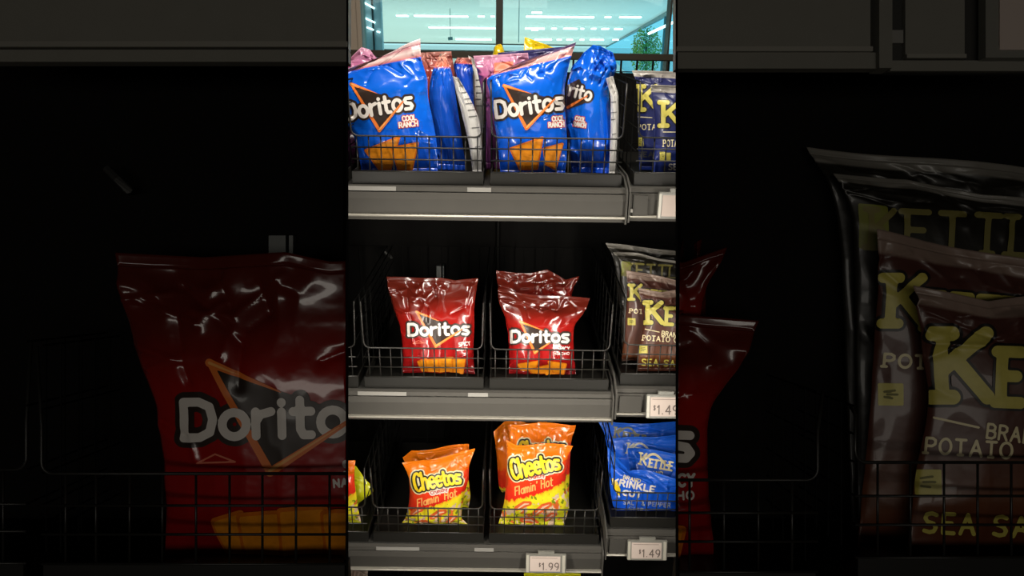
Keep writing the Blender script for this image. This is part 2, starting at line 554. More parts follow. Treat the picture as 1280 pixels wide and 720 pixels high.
class Bag:
    def __init__(self, name, label, L, R, Y0=.05, lean=6, twist=0, T=.05, seed=1, mats=F_RED, back=F_SILVER, floor=None,
                 depth=None, bend=None, k=1.0, top=(), amp=.0042, group=None, nu=100, nv=116, flop=0.0, cat='bag of crisps'):
        self.T, self.seed, self.amp, self.k = T, seed, amp, k
        self.bend, self.flop = bend, flop
        self.top = top
        L = [zoom(p, k) for p in L]
        R = [zoom(p, k) for p in R]
        if depth is None:
            ta, tt = math.tan(math.radians(lean)), math.tan(math.radians(twist))
            n = np.array([tt, -1.0, ta])
            pm = at((L[-1][0] + R[-1][0]) / 2, L[-1][1], Y0)
            P0 = np.array([pm[0], Y0, floor])
        else:
            n = -FW + 0.0
            P0 = CAM + FW * depth
        self.n = n / np.linalg.norm(n)
        self.up = UP - self.n * (UP @ self.n)
        self.up /= np.linalg.norm(self.up)

        def hit(p):
            d = ray(*p)
            return CAM + d * (((P0 - CAM) @ self.n) / (d @ self.n))
        self.L = np.array([hit(p) for p in L])
        self.R = np.array([hit(p) for p in R])
        if floor is not None:
            for C in (self.L, self.R):
                e = self.up * ((floor + .004 - C[-1][2]) / self.up[2])
                C[-1] += e
                for j in range(len(C) - 2, 0, -1):     # keep the side rows in order above the floor
                    need = C[j + 1][2] + .012 - C[j][2]
                    if need > 0:
                        C[j] += self.up * (need / self.up[2])
        self.mpp = np.linalg.norm(self.L.mean(0) - CAM) / F
        base = (self.L[-1] + self.R[-1]) / 2
        self.root = thing(name, label, cat, base, group)
        nvb = nv
        self.us = np.linspace(0, 1, nu)
        self.vs = np.concatenate([np.linspace(0, SEAL, 5), np.linspace(SEAL, 1 - SEAL, nvb)[1:], np.linspace(1 - SEAL, 1, 4)[1:]])
        U, V = np.meshgrid(self.us, self.vs)
        fr = self.smooth(U, V) + self.n * self.wrinkle(U, V)[..., None]
        bk = self.smooth(U, V, -1) + self.n * self.wrinkle(U, V)[..., None]
        self.raw = fr
        self.front = self.bent(fr)
        bkb = self.bent(bk)
        for nm, a, b in (('top_seal', 0, 4), ('bag_body', 4, 4 + nvb - 1), ('bottom_seal', 4 + nvb - 1, len(self.vs) - 1)):
            self.part(nm, self.front[a:b + 1], bkb[a:b + 1], U[a:b + 1], V[a:b + 1], mats, back)

    def t(self, u, v):
        g = sstep(v, SEAL * .8, .42) * sstep(1 - v, SEAL * .5, .24)
        e = np.clip(1 - np.abs(2 * u - 1) ** 2.3, 0, 1) ** .62
        return .0005 * np.clip(e * 4, 0, 1) + self.T / 2 * e * g

    def smooth(self, u, v, s=1):
        a = hermite(self.L, v)
        b = hermite(self.R, v)
        P = a * (1 - u)[..., None] + b * u[..., None]
        if self.top:
            tu = [q[0] for q in self.top]
            dy = np.interp(u, tu, [q[1] for q in self.top]) * self.k * self.mpp
            P = P - self.up * (dy * (1 - sstep(v, 0, .3)))[..., None]
        sd = self.seed
        wave = .006 * np.sin(u * 7 + sd) * (1 - sstep(v, 0, .25)) + self.flop * (1 - sstep(v, 0, .2))
        return P + self.n * (s * self.t(u, v) + wave * self.k ** .5)[..., None]

    def wrinkle(self, u, v):
        sd = self.seed * 10
        wu = u + .10 * lattice_noise(u, v, 3, 3, sd) + .25 * (v - .2) * np.sign(u - .5) * np.abs(u - .5)
        wv = v + .05 * lattice_noise(u, v, 3, 3, sd + 1)
        r1 = 1 - 2.2 * np.abs(lattice_noise(wu, wv, 4.5, 6, sd + 2))
        r2 = 1 - 2.2 * np.abs(lattice_noise(wu, wv, 9, 11, sd + 3))
        E = 1.0 * np.exp(-(v / .24) ** 2) + .45 * np.exp(-((1 - v) / .16) ** 2) + .5 * (np.exp(-(u / .1) ** 2) + np.exp(-((1 - u) / .1) ** 2)) + .13
        E = E * (.25 + .75 * sstep(v, 0, .1))
        w = E * (.65 * r1 + .35 * r2)
        # sharp creases running down from the seal and in from the corners
        rr = np.random.RandomState(sd + 7)
        for i in range(11):
            if i < 8:
                a = np.array([rr.uniform(.04, .96), rr.uniform(.05, .16)])
            else:
                a = np.array([rr.choice([.03, .97]), rr.uniform(.2, .9)])
            ang = rr.uniform(.15, 2.99) if i < 8 else (rr.uniform(-.7, .7) + (0 if a[0] < .5 else math.pi))
            ln = rr.uniform(.12, .34) if i < 8 else rr.uniform(.08, .2)
            for sgm in range(2):                       # each crease kinks once
                bb = a + np.array([math.cos(ang), math.sin(ang) * .7]) * ln
                d = bb - a
                t = np.clip(((u - a[0]) * d[0] + (v - a[1]) * d[1]) / (d @ d), 0, 1)
                q = np.hypot(u - a[0] - t * d[0], (v - a[1] - t * d[1]) * 1.3)
                w = w + rr.choice([-1, 1]) * .55 * np.exp(-q / .016) * np.exp(-(q / .05) ** 2)
                a, ang, ln = bb, ang + rr.choice([-1, 1]) * rr.uniform(.6, 1.2), ln * .6
        return self.amp * (1 if self.k == 1 else 1.3) * w

    def bent(self, P):
        """a bag squeezed against the end panel of its rack folds backward along it"""
        if self.bend is None:
            return P
        lim, sgn = self.bend
        d = P - CAM
        z, x, y = d @ FW, d @ RT, d @ UP
        xl = (lim - 640) / F * z
        e = np.maximum(sgn * (x - xl), 0)
        z2 = np.where(e > 0, z + np.minimum(e, .07), z)
        x2 = np.where(e > 0, (lim - 640) / F * z2 - sgn * (.15 * e + .0004), x)
        return CAM + z2[..., None] * FW + x2[..., None] * RT + y[..., None] * UP

    def part(self, name, fr, bk, U, V, mats, back):
        nv, nu = U.shape
        verts = np.concatenate([fr.reshape(-1, 3), bk.reshape(-1, 3)])
        uvs = np.concatenate([np.stack([U, V], -1).reshape(-1, 2)] * 2)
        idx = np.arange(nv * nu).reshape(nv, nu)
        q = np.stack([idx[:-1, :-1], idx[1:, :-1], idx[1:, 1:], idx[:-1, 1:]], -1).reshape(-1, 4)
        o = nv * nu
        qb = q[:, ::-1] + o
        sides = []
        for i in range(nv - 1):
            sides.append((idx[i, 0], idx[i, 0] + o, idx[i + 1, 0] + o, idx[i + 1, 0]))
            sides.append((idx[i, -1], idx[i + 1, -1], idx[i + 1, -1] + o, idx[i, -1] + o))
        for j in range(nu - 1):
            sides.append((idx[0, j], idx[0, j + 1], idx[0, j + 1] + o, idx[0, j] + o))
            sides.append((idx[-1, j], idx[-1, j] + o, idx[-1, j + 1] + o, idx[-1, j + 1]))
        faces = q.tolist() + qb.tolist() + [list(map(int, s)) for s in sides]
        me = bpy.data.meshes.new(name)
        off = np.array(self.root.location)
        me.from_pydata((verts - off).tolist(), [], faces)
        me.materials.append(mats)
        me.materials.append(back)
        mi = [0] * len(q) + [1] * len(qb) + [0] * len(sides)
        me.polygons.foreach_set('material_index', mi)
        me.polygons.foreach_set('use_smooth', [True] * len(me.polygons))
        uvl = me.uv_layers.new(name='UVMap')
        li = np.empty(len(me.loops), dtype=np.int32)
        me.loops.foreach_get('vertex_index', li)
        uvl.data.foreach_set('uv', uvs[li].astype(np.float32).ravel())
        me.validate()
        ob = bpy.data.objects.new(name, me)
        COL.objects.link(ob)
        ob.parent = self.root
        if name == 'bag_body':
            self.body = ob
        return ob

    def uv_of(self, X, Y):
        """surface coordinates of the point of the bag's front that lies at picture position X, Y"""
        u, v = np.full(X.shape, .5), np.full(X.shape, .5)
        for _ in range(14):
            px, py = proj(self.smooth(u, v))
            e = 1e-3
            ax, ay = proj(self.smooth(u + e, v))
            bx, by = proj(self.smooth(u, v + e))
            a, c = (ax - px) / e, (ay - py) / e
            b, d = (bx - px) / e, (by - py) / e
            det = a * d - b * c
            det = np.where(np.abs(det) < 1, 1, det)
            rx, ry = X - px, Y - py
            du, dv = (d * rx - b * ry) / det, (a * ry - c * rx) / det
            u = np.clip(u + np.clip(du, -.25, .25), .0, 1.0)
            v = np.clip(v + np.clip(dv, -.25, .25), .0, 1.0)
        px, py = proj(self.smooth(u, v))
        return u, v, np.hypot(X - px, Y - py)

    def surf(self, u, v):
        """bilinear sample of the built front sheet (before any fold)"""
        x = np.clip(u, 0, 1) * (len(self.us) - 1)
        i = np.clip(np.floor(x).astype(int), 0, len(self.us) - 2)
        a = (x - i)[..., None]
        j = np.clip(np.searchsorted(self.vs, v) - 1, 0, len(self.vs) - 2)
        b = ((v - self.vs[j]) / (self.vs[j + 1] - self.vs[j]))[..., None]
        Fg = self.raw
        return (Fg[j, i] * (1 - a) + Fg[j, i + 1] * a) * (1 - b) + (Fg[j + 1, i] * (1 - a) + Fg[j + 1, i + 1] * a) * b

    def print_(self, name, layers, box, step=.6, label=None):
        """printing: layers of (distance function in unzoomed px, material) laid on the front sheet"""
        x0, y0, x1, y1 = box
        xs = np.arange(x0, x1 + step, step)
        ys = np.arange(y0, y1 + step, step)
        X, Y = np.meshgrid(xs, ys)
        AV, AF, AM, mats = [], [], [], []
        nb = 0
        for li, (f, mt) in enumerate(layers):
            V, P = contour(f(X, Y), xs, ys)
            if not len(V):
                continue
            zx = 640 + (V[:, 0] - 640) * self.k
            zy = 360 + (V[:, 1] - 360) * self.k
            u, v, err = self.uv_of(zx, zy)
            ok = err < 2.0 * self.k
            P = [p for p in P if all(ok[i] for i in p)]
            S = self.surf(u, v) + self.n * (.0007 + .0004 * li)
            S = self.bent(S)
            AV.append(S)
            AF += [[i + nb for i in p] for p in P]
            if mt not in mats:
                mats.append(mt)
            AM += [mats.index(mt)] * len(P)
            nb += len(V)
        if not AV:
            return None
        AV = np.concatenate(AV) - np.array(self.root.location)
        used = sorted({i for p in AF for i in p})
        rm = {a: b for b, a in enumerate(used)}
        if not AF:
            return None
        me = bpy.data.meshes.new(name)
        me.from_pydata(AV[used].tolist(), [], [[rm[i] for i in p] for p in AF])
        for mt in mats:
            me.materials.append(mt)
        me.polygons.foreach_set('material_index', AM)
        me.polygons.foreach_set('use_smooth', [True] * len(me.polygons))
        ob = bpy.data.objects.new(name, me)
        COL.objects.link(ob)
        ob.parent = self.body
        if label:
            ob['label'] = label
        return ob

    def text(self, name, txt, p0, p1, h, w, mt, outline=None, **kw):
        sg = text_segments(txt, p0, p1, h, **kw)
        a = np.array(sg)
        pad = w + (outline[0] if outline else 0) + 2
        box = (a[:, [0, 2]].min() - pad, a[:, [1, 3]].min() - pad, a[:, [0, 2]].max() + pad, a[:, [1, 3]].max() + pad)
        lay = []
        if outline:
            lay.append((sd_segs(sg, w, outline[0]), outline[1]))
        lay.append((sd_segs(sg, w), mt))
        return self.print_(name, lay, box, step=max(.35, min(.6, w * .6)), label=label_of(name))


def label_of(n):
    return None


def tri_logo(b, p0, p1, h, A, B, C, A2, w=1.7, txt='Doritos', arch=0.0):
    """white wordmark on a dark three-cornered badge edged in orange"""
    sg = text_segments(txt, p0, p1, h, gap=.19, arch=arch)
    tx = sd_segs(sg, w)
    halo = sd_segs(sg, w, w * 1.25)
    dark = union(halo, sd_poly([A, A2, B, C], .3))
    xs = [p0[0], p1[0], A[0], B[0], C[0]]
    ys = [p0[1] - h, p1[1] - h, A[1], C[1], p0[1]]
    e1 = union(sd_taper(A, A2, w * .95, .25), sd_taper(A, C, w * .65, w * .95))
    e1b = sd_taper(A, ((A[0] + A2[0]) / 2, (A[1] + A2[1]) / 2), w * .35, .1)
    e2 = sd_taper(C, B, w * 1.0, w * .45)
    e2b = sd_taper((C[0], C[1] - w * .4), B, w * .4, .1)
    b.print_('brand_lettering', [(dark, DARK_INK), (e1, ORANGE_INK), (e1b, PALE_ORANGE), (tx, WHITE_INK), (e2, ORANGE_INK), (e2b, PALE_ORANGE)],
             (min(xs) - 4, min(ys) - 5, max(xs) + 5, max(ys) + 5), step=.55)


def chips(b, polys, name='chip_picture'):
    xs = [p[0] for q in polys for p in q]
    ys = [p[1] for q in polys for p in q]
    lay = []
    for i, q in enumerate(polys):
        lay.append((sd_poly(q, 1.6), CHIP2))
        c = np.mean(np.array(q), 0)
        lay.append((sd_poly([tuple(c + (np.array(p) - c) * .9) for p in q], 1.0), CHIP))
    b.print_(name, lay, (min(xs) - 4, min(ys) - 4, max(xs) + 4, max(ys) + 4), step=.8)


def chee_logo(b, p0, p1, h, w=2.6, sub=None, fl=None, arch=1.0):
    sg = text_segments('Cheetos', p0, p1, h, gap=.12, arch=arch, grow=(1.3, .88))
    xs = [p0[0], p1[0]]
    ys = [p0[1], p1[1], p0[1] - h * 1.5, p1[1] - h * 1.5]
    lay = [(sd_segs(sg, w, 3.4), CREAM_INK), (sd_segs(sg, w, 1.9), BLACK_INK), (sd_segs(sg, w), YELLOW_INK)]
    b.print_('brand_lettering', lay, (min(xs) - 8, min(ys) - 7, max(xs) + 8, max(ys) + 9), step=.5)
    if sub:
        b.text('style_lettering', 'Crunchy', sub[0], sub[1], sub[2], .45, RED_INK, outline=(1.6, WHITE_INK), gap=.2)
    if fl:
        b.text('flavour_lettering', "Flamin' Hot", fl[0], fl[1], fl[2], .75, PALE_ORANGE, slant=.25, gap=.2)


def puffs(b, runs):
    """knobbly crunchy curls printed on the lower half of the bag"""
    P1 = mat('curl_print', rgb(228, 100, 44), .4, noise=.25, nscale=160)
    P2 = mat('curl_print_light', rgb(240, 200, 170), .4, noise=.12, nscale=160)
    lay = []
    for (a, c, w) in runs:
        m = ((a[0] + c[0]) / 2 + 1.5, (a[1] + c[1]) / 2 - 2)
        lay.append((union(sd_taper(a, m, w * .8, w), sd_taper(m, c, w, w * .7)), P1))
        lay.append((union(sd_taper((a[0] + 1, a[1] + .6), m, w * .15, w * .3), sd_taper(m, (c[0] - 1, c[1] + .4), w * .28, w * .12)), P2))
    xs = [p[0] for q in runs for p in q[:2]]
    ys = [p[1] for q in runs for p in q[:2]]
    b.print_('snack_picture', lay, (min(xs) - 6, min(ys) - 8, max(xs) + 6, max(ys) + 6), step=.6)


# ------------------------------------------------------------------ shelving
SH = {}            # shelf top heights
XL, XR = -.80, .80
x_end = float(np.mean([at(783, 250, 0)[0], at(763.5, 505, 0)[0], at(750, 695, 0)[0]]))
x_start = x_end + .0075
SH['l', 0] = at(607, 233, 0)[2]
SH['l', 1] = at(607, 489, 0)[2]
SH['l', 2] = at(607, 682.5, 0)[2]
SH['l', 3] = SH['l', 2] - .36
SH['r', 0] = at(820, 233.5, 0)[2]
SH['r', 1] = at(805, 484, 0)[2]
SH['r', 2] = at(800, 663, 0)[2]
SH['r', 3] = SH['r', 2] - .36
DEPTH = .42
BACKTOP = at(800, 92, DEPTH)[2]
WORDS = ['top shelf behind the wire baskets of blue bags', 'middle shelf carrying red bags', 'lower shelf carrying orange bags', 'lowest shelf at the bottom edge of the photo']


def shelf(side, i):
    z = SH[side, i]
    x0, x1 = (XL, x_end) if side == 'l' else (x_start, XR)
    lab = {('l', 0): 'wide grey metal shelf holding the bright blue bags, topmost of the left bay',
           ('l', 1): 'wide grey metal shelf holding the dark red bags',
           ('l', 2): 'wide grey metal shelf holding the orange and red bags',
           ('l', 3): 'wide grey metal shelf at the very bottom with a yellow bag top showing',
           ('r', 0): 'short grey metal shelf holding the navy bags, top right',
           ('r', 1): 'short grey metal shelf holding the maroon bags on the right',
           ('r', 2): 'short grey metal shelf holding the royal blue bags, with the $1.49 tag',
           ('r', 3): 'short grey metal shelf under the royal blue bags, lowest right'}[side, i]
    t = thing('shelf', lab, 'shelf', ((x0 + x1) / 2, 0, z - .055), 'grey metal shelves of the shelving unit')
    b = MB()
    b.box((x0, .004, z - .022), (x1, DEPTH - .037, z - .002))
    b.build('shelf_board', LIPD, t)
    b = MB()
    # price channel: top strip, groove, tall panel, ridge
    b.prism_x([(.004, z), (-.004, z - .0015), (-.0055, z - .0082), (.004, z - .0082)], x0, x1, 0)
    b.prism_x([(.004, z - .0082), (-.002, z - .0082), (-.002, z - .0100), (.004, z - .0100)], x0, x1, 1)
    b.prism_x([(.004, z - .0100), (-.0070, z - .0100), (-.0095, z - .020), (-.0085, z - .046), (.004, z - .046)], x0, x1, 0)
    b.prism_x([(.004, z - .046), (-.0150, z - .046), (-.0165, z - .0475), (-.0150, z - .0495), (.004, z - .0495)], x0, x1, 2)
    b.prism_x([(.004, z - .0495), (-.0100, z - .0495), (-.0085, z - .056), (.004, z - .056)], x0, x1, 0)
    chan = b.build('price_channel', [LIP, LIPD, RIDGE], t)
    b = MB()
    xe = x1 if side == 'l' else x0
    s = 1 if side == 'l' else -1
    a0, a1 = sorted((xe, xe + s * .0028))
    prof = [(-.017, z - .057), (-.017, z - .006), (-.010, z + .001), (.03, z + .014), (.20, z + .014), (.20, z - .057)]
    b.prism_x(prof, a0, a1)
    b.build('shelf_bracket', LIP, t)
    if side == 'l':
        strips = {0: [(420, 495), (584, 614)], 1: [(447, 508), (585, 610)], 2: [(470, 524), (593, 617)]}.get(i, [])
        ysx = {0: 235.5, 1: 491.5, 2: 683}.get(i, 0)
        for (a, c) in strips:
            xa, xb = at(a, ysx, -.006)[0], at(c, ysx, -.006)[0]
            b = MB()
            b.prism_x([(-.0046, z - .0012), (-.0052, z - .0012), (-.0066, z - .0080), (-.0060, z - .0080)], xa, xb)
            b.build('label_strip', STRIP, chan)
    else:
        xa = x0 + .005
        b = MB()
        b.box((xa, -.0125, z - .045), (xa + (.024 if i == 0 else .04), -.0085, z - .0125))
        b.build('label_holder', LIP, chan)
        if i == 0:
            b = MB()
            b.box((x0 + .001, -.016, z - .040), (x0 + .0045, -.009, z - .0345))
            b.build('clip', STRIP, chan)
    return t


for sd in 'lr':
    for i in range(4):
        shelf(sd, i)

frame = thing('shelving_frame', 'black back panel and uprights of the retail shelving with a rail along the top', 'shelving frame', (0, DEPTH, 0))
b = MB()
b.box((XL, DEPTH + .001, 0), (XR, DEPTH + .02, BACKTOP))
backp = b.build('back_panel', BLACK, frame)
b = MB()
b.box((-.03, DEPTH - .012, .05), (-.0285, DEPTH - .0005, BACKTOP - .02))
b.build('panel_seam', TRAY, backp)
zr0, zr1 = at(640, 74, DEPTH)[2], at(640, 65, DEPTH)[2]
b = MB()
b.box((XL, DEPTH, zr0), (XR, DEPTH + .018, zr1))
rail = b.build('top_rail', mat('dark_bronze_rail', rgb(58, 52, 42), .45, .3), frame, bevel=.002)
x = -.78
xs0 = at(777, 83, DEPTH)[0]
stepx = at(797, 83, DEPTH)[0] - xs0
k = -int((xs0 + .78) / stepx)
while xs0 + k * stepx < .78:
    b = MB()
    xx = xs0 + k * stepx
    b.tube([(xx, DEPTH + .009, BACKTOP - .01), (xx, DEPTH + .009, zr0 + .004)], .0022, 8)
    b.build('baluster', BLACK, rail)
    k += 1
for xx in (XL, XR - .02, x_end - .006):
    b = MB()
    b.box((xx, DEPTH + .021, 0), (xx + .02, DEPTH + .045, zr1))
    b.build('upright', BLACK, frame)
b = MB()
p = at(549, 340, DEPTH - .02)
b.box((p[0] - .006, DEPTH - .02, p[2] - .05), (p[0] + .006, DEPTH, p[2] + .014))
b.box((p[0] + .008, DEPTH - .02, p[2] - .05), (p[0] + .0105, DEPTH, p[2] + .014))
b.build('slotted_upright', mat('dim_steel', rgb(92, 94, 92), .4, .3), frame)
b = MB()
p = at(480, 314, DEPTH - .03)
q = at(488, 321, DEPTH - .03)
b.tube([p + np.array([0, .03, .0]), p, q, q + np.array([.002, .0, -.004])], .0035, 8)
b.build('hook', METAL, frame)

# ------------------------------------------------------------------ wire baskets
WR = .00125
BY = .012
GH = .058
TRH = .020
SIDEH = .165
BDEP = .36


def basket(x0, x1, z, label, y0=BY):
    t = thing('wire_basket', label, 'basket', ((x0 + x1) / 2, y0 + .1, z), 'black wire baskets in rows on the shelves')
    b = MB()
    b.box((x0, y0 - .001, z - .0015), (x1, y0 + BDEP, z + .002))
    b.box((x0, y0 - .001, z + .002), (x1, y0 + .0015, z + TRH))
    b.box((x0, y0 + .0015, z + .002), (x0 + .002, y0 + BDEP, z + TRH))
    b.box((x1 - .002, y0 + .0015, z + .002), (x1, y0 + BDEP, z + TRH))
    b.build('tray', TRAY, t)
    b = MB()
    for j in range(3):
        zz = z + TRH + .001 + GH * j / 3
        b.tube([(x0 + .001, y0, zz), (x1 - .001, y0, zz)], WR)
    n = 11
    for j in range(n):
        xx = x0 + (x1 - x0) * (j + .5) / n
        b.tube([(xx, y0 + .0018, z + TRH - .004), (xx, y0 + .0018, z + TRH + GH)], WR * .9)
    b.build('front_grid', WIRE, t, smooth=True)
    b = MB()
    zt = z + TRH + GH
    r = .012
    zs = z + SIDEH
    pts = [(x0, y0 + .004, zs)]
    pts += [(x0 + .001, y0 + .001, zt + r + .04)]
    pts += [(x0 + .002 + r - r * math.cos(a), y0, zt + r - r * math.sin(a)) for a in [i * math.pi / 10 for i in range(6)]]
    pts += [(x1 - .002 - r + r * math.sin(a), y0, zt + r - r * math.cos(a)) for a in [i * math.pi / 10 for i in range(6)]]
    pts += [(x1 - .001, y0 + .001, zt + r + .04), (x1, y0 + .004, zs)]
    b.tube(pts, WR * 1.15, 8)
    b.build('rim', WIRE, t, smooth=True)
    for xx in (x0, x1):
        b = MB()
        b.tube([(xx, y0 + .004, zs), (xx, y0 + BDEP, zs)], WR * 1.1)
        for j in range(1, 4):
            zz = z + TRH + (SIDEH - TRH) * j / 4
            b.tube([(xx, y0 + .004, zz), (xx, y0 + BDEP, zz)], WR * .75)
        for j in range(1, 9):
            yy = y0 + .004 + (BDEP - .004) * j / 8
            b.tube([(xx, yy, z + TRH * .5), (xx, yy, zs)], WR * .75)
        b.build('side_grid', SWIRE, t)
    b = MB()
    for j in range(5):
        xx = x0 + (x1 - x0) * (j + .5) / 5
        b.tube([(xx, y0 + BDEP, z), (xx, y0 + BDEP, zs)], WR * .8)
    for j in range(2):
        zz = z + TRH + (SIDEH - TRH) * j
        b.tube([(x0, y0 + BDEP, zz), (x1, y0 + BDEP, zz)], WR * .8)
    b.build('back_grid', SWIRE, t)
    return t


def bx(i):   # basket i counted leftward from the bracket
    pitch = .2285
    x1 = x_end - .0055 - i * pitch
    return x1 - .217, x1


names = {0: ['black wire basket of blue bags beside the navy bags', 'black wire basket at top left holding blue bags with silver backs', 'black wire basket at the far left of the top shelf, mostly out of sight'],
         1: ['black wire basket holding two dark red bags', 'black wire basket holding a single dark red bag', 'black wire basket at the left end of the middle shelf, only its corner showing'],
         2: ['black wire basket holding three orange bags above the $1.99 tag', 'black wire basket holding two orange bags', 'black wire basket at the left end of the lower shelf with a cut-off yellow bag'],
         3: ['black wire basket under the $1.99 tag with a yellow bag', 'black wire basket on the lowest shelf, second from the bracket', 'black wire basket at the left of the lowest shelf with a tan bag']}
for i in range(4):
    for j in range(3):
        x0, x1 = bx(j)
        basket(x0, x1, SH['l', i], names[i][j])
rb = ['black wire basket holding navy bags', 'black wire basket holding maroon bags', 'black wire basket holding royal blue bags']
for i in range(3):
    basket(x_start + .008, x_start + .225, SH['r', i], rb[i])

# ------------------------------------------------------------------ the bags
FL = {k: v + .002 for k, v in SH.items()}
GR_BLUE, GR_RED, GR_OR = 'blue tortilla chip bags on the top shelf', 'dark red tortilla chip bags on the middle shelf', 'orange and red snack bags on the lower shelf'

# top shelf, left basket
fl = FL['l', 0]
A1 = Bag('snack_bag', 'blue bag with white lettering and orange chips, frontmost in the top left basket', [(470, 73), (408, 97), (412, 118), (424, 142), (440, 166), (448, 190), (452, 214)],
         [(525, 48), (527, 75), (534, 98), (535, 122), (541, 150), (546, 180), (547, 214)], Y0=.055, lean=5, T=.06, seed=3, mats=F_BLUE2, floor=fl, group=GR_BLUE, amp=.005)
tri_logo(A1, (434, 149.5), (517, 135), 20, (439, 105), (504, 127), (474.5, 163), (472, 117), w=2.2)
A1.text('flavour_lettering', 'COOL', (503.5, 151.5), (520.5, 149.5), 6, .75, WHITE_INK, outline=(.8, RED_INK))
A1.text('flavour_lettering', 'RANCH', (499.5, 159.5), (523, 157), 6, .75, WHITE_INK, outline=(.8, RED_INK))
chips(A1, [[(457, 188), (499, 171), (488, 211), (474, 211)], [(490, 185), (522, 179), (515, 211), (498, 211)]])
A2 = Bag('snack_bag', 'narrow blue bag seen edge-on just right of the front blue bag in the left basket', [(550, 67), (540, 91), (536, 120), (541, 160), (545, 214)], [(556, 67), (565, 91), (571, 130), (577, 170), (583, 214)],
         Y0=.11, lean=4, T=.035, seed=5, mats=film('blue_film_salmon_top', [(0, rgb(232, 190, 176)), (.17, rgb(226, 120, 92)), (.2, rgb(16, 92, 212)), (1, rgb(12, 70, 190))], edge=.02, edge_scale=6), floor=fl, group=GR_BLUE)
A3 = Bag('snack_bag', 'bag showing its silvery printed back at the right end of the left top basket', [(565, 95), (571, 118), (579, 150), (587, 185), (591, 215)], [(573, 97), (587, 122), (599, 150), (602, 182), (602, 216)],
         Y0=.075, lean=4, twist=0, T=.022, seed=6, mats=F_SILVER, back=F_BLUE, floor=fl, group=GR_BLUE, amp=.002)
for r_, (xa, ya, wd) in enumerate([(574, 108, 5), (577, 116, 7), (580, 124, 9), (582, 130, 9), (585, 138, 9), (586, 146, 10), (590, 160, 9), (592, 172, 8), (594, 184, 6)]):
    A3.print_('small_print', [(sd_segs([(xa, ya, xa + wd, ya - 1)], .55), PRINT_GREY)], (xa - 2, ya - 4, xa + wd + 2, ya + 3), step=.5)
A4 = Bag('snack_bag', 'dark blue bag with a reddish top behind the silvery back in the left top basket', [(572, 72), (567, 84), (574, 110), (582, 140), (586, 180), (590, 214)], [(589, 72), (591, 86), (592, 112), (594, 150), (597, 180), (600, 214)],
         Y0=.15, lean=3, T=.03, seed=8, mats=film('blue_film_red_top', [(0, rgb(206, 140, 130)), (.12, rgb(190, 84, 70)), (.14, rgb(14, 70, 190)), (1, rgb(12, 60, 170))], edge=.02, edge_scale=6), floor=fl, group=GR_BLUE)
A5 = Bag('snack_bag', 'grey printed bag back standing at the rear right of the left top basket', [(585, 69), (592, 90), (593, 120), (594, 150), (596, 214)], [(596, 76), (605, 95), (606, 120), (604, 160), (603, 214)],
         Y0=.20, lean=3, T=.02, seed=9, mats=F_SILVER, back=F_BLUE, floor=fl, group=GR_BLUE, amp=.002)
for (xa, ya, wd) in [(595, 100, 7), (595, 108, 7), (595, 116, 7), (595, 124, 6), (595, 132, 7)]:
    A5.print_('small_print', [(sd_segs([(xa, ya, xa + wd, ya)], .55), PRINT_GREY)], (xa - 2, ya - 4, xa + wd + 2, ya + 3), step=.5)
A6 = Bag('snack_bag', 'pink bag with crumpled pale top at the left edge of the top shelf', [(415, 64), (412, 90), (412, 150), (412, 214)], [(462, 62), (476, 84), (478, 150), (478, 214)],
         Y0=.13, lean=3, T=.04, seed=10, mats=F_PINK, floor=fl, top=[(0, 0), (.5, 8), (.8, -3), (1, 0)], amp=.006)
A7 = Bag('snack_bag', 'brick red bag top peeking out behind the left blue bags', [(524, 66), (522, 90), (522, 150), (522, 214)], [(564, 64), (568, 90), (566, 150), (564, 214)],
         Y0=.25, lean=2, T=.04, seed=11, mats=F_BROWNRED, floor=fl, amp=.007)
# top shelf, second basket
B1 = Bag('snack_bag', 'front blue bag with white lettering and orange chips in the basket beside the navy bags', [(652, 77), (611, 97), (612, 116), (617, 148), (622, 180), (626, 214)],
         [(720, 53), (713, 74), (706, 110), (707, 150), (709, 180), (706, 214)], Y0=.055, lean=5, T=.06, seed=14, mats=film('clear_topped_blue_film_b', [(0, rgb(70, 60, 96)), (.04, rgb(96, 70, 110)), (.07, rgb(226, 180, 180)), (.16, rgb(226, 150, 140)), (.17, rgb(14, 92, 214)), (.5, rgb(10, 104, 226)), (.8, rgb(8, 88, 214)), (1, rgb(10, 62, 180))], edge=.012, edge_scale=9),
         floor=fl, group=GR_BLUE, amp=.005)
tri_logo(B1, (621, 147), (705, 135.5), 20, (630, 107), (693, 124), (658, 160.5), (664, 117), w=2.2)
B1.text('flavour_lettering', 'COOL', (690.5, 151.5), (705, 150.5), 5.6, .75, WHITE_INK, outline=(.8, RED_INK))
B1.text('flavour_lettering', 'RANCH', (686, 159), (705.5, 158), 5.6, .75, WHITE_INK, outline=(.8, RED_INK))
chips(B1, [[(638, 186), (678, 172), (671, 211), (650, 211)], [(680, 186), (703, 180), (694, 211), (682, 205)]])
B2 = Bag('snack_bag', 'blue bag with a crumpled shiny top leaning at the right of the top basket', [(728, 60), (713, 86), (708, 118), (708, 150), (712, 182), (714, 214)], [(766, 62), (771, 84), (761, 110), (763, 140), (764, 178), (764, 214)],
         Y0=.10, lean=4, twist=-10, T=.05, seed=17, mats=F_BLUE, floor=fl, group=GR_BLUE, amp=.011, top=[(0, 6), (.35, -4), (.6, -3), (1, 3)])
sg = text_segments('rito', (711, 119), (738, 126), 15, gap=.2)
B2.print_('brand_lettering', [(union(sd_segs(sg, 1.6, 2.2), sd_poly([(707, 108), (724, 100), (736, 126), (709, 136)], 1)), DARK_INK), (sd_segs(sg, 1.6), WHITE_INK), (sd_taper((710, 134), (734, 120), 1.8, .7), ORANGE_INK)], (704, 92, 745, 142), step=.5)
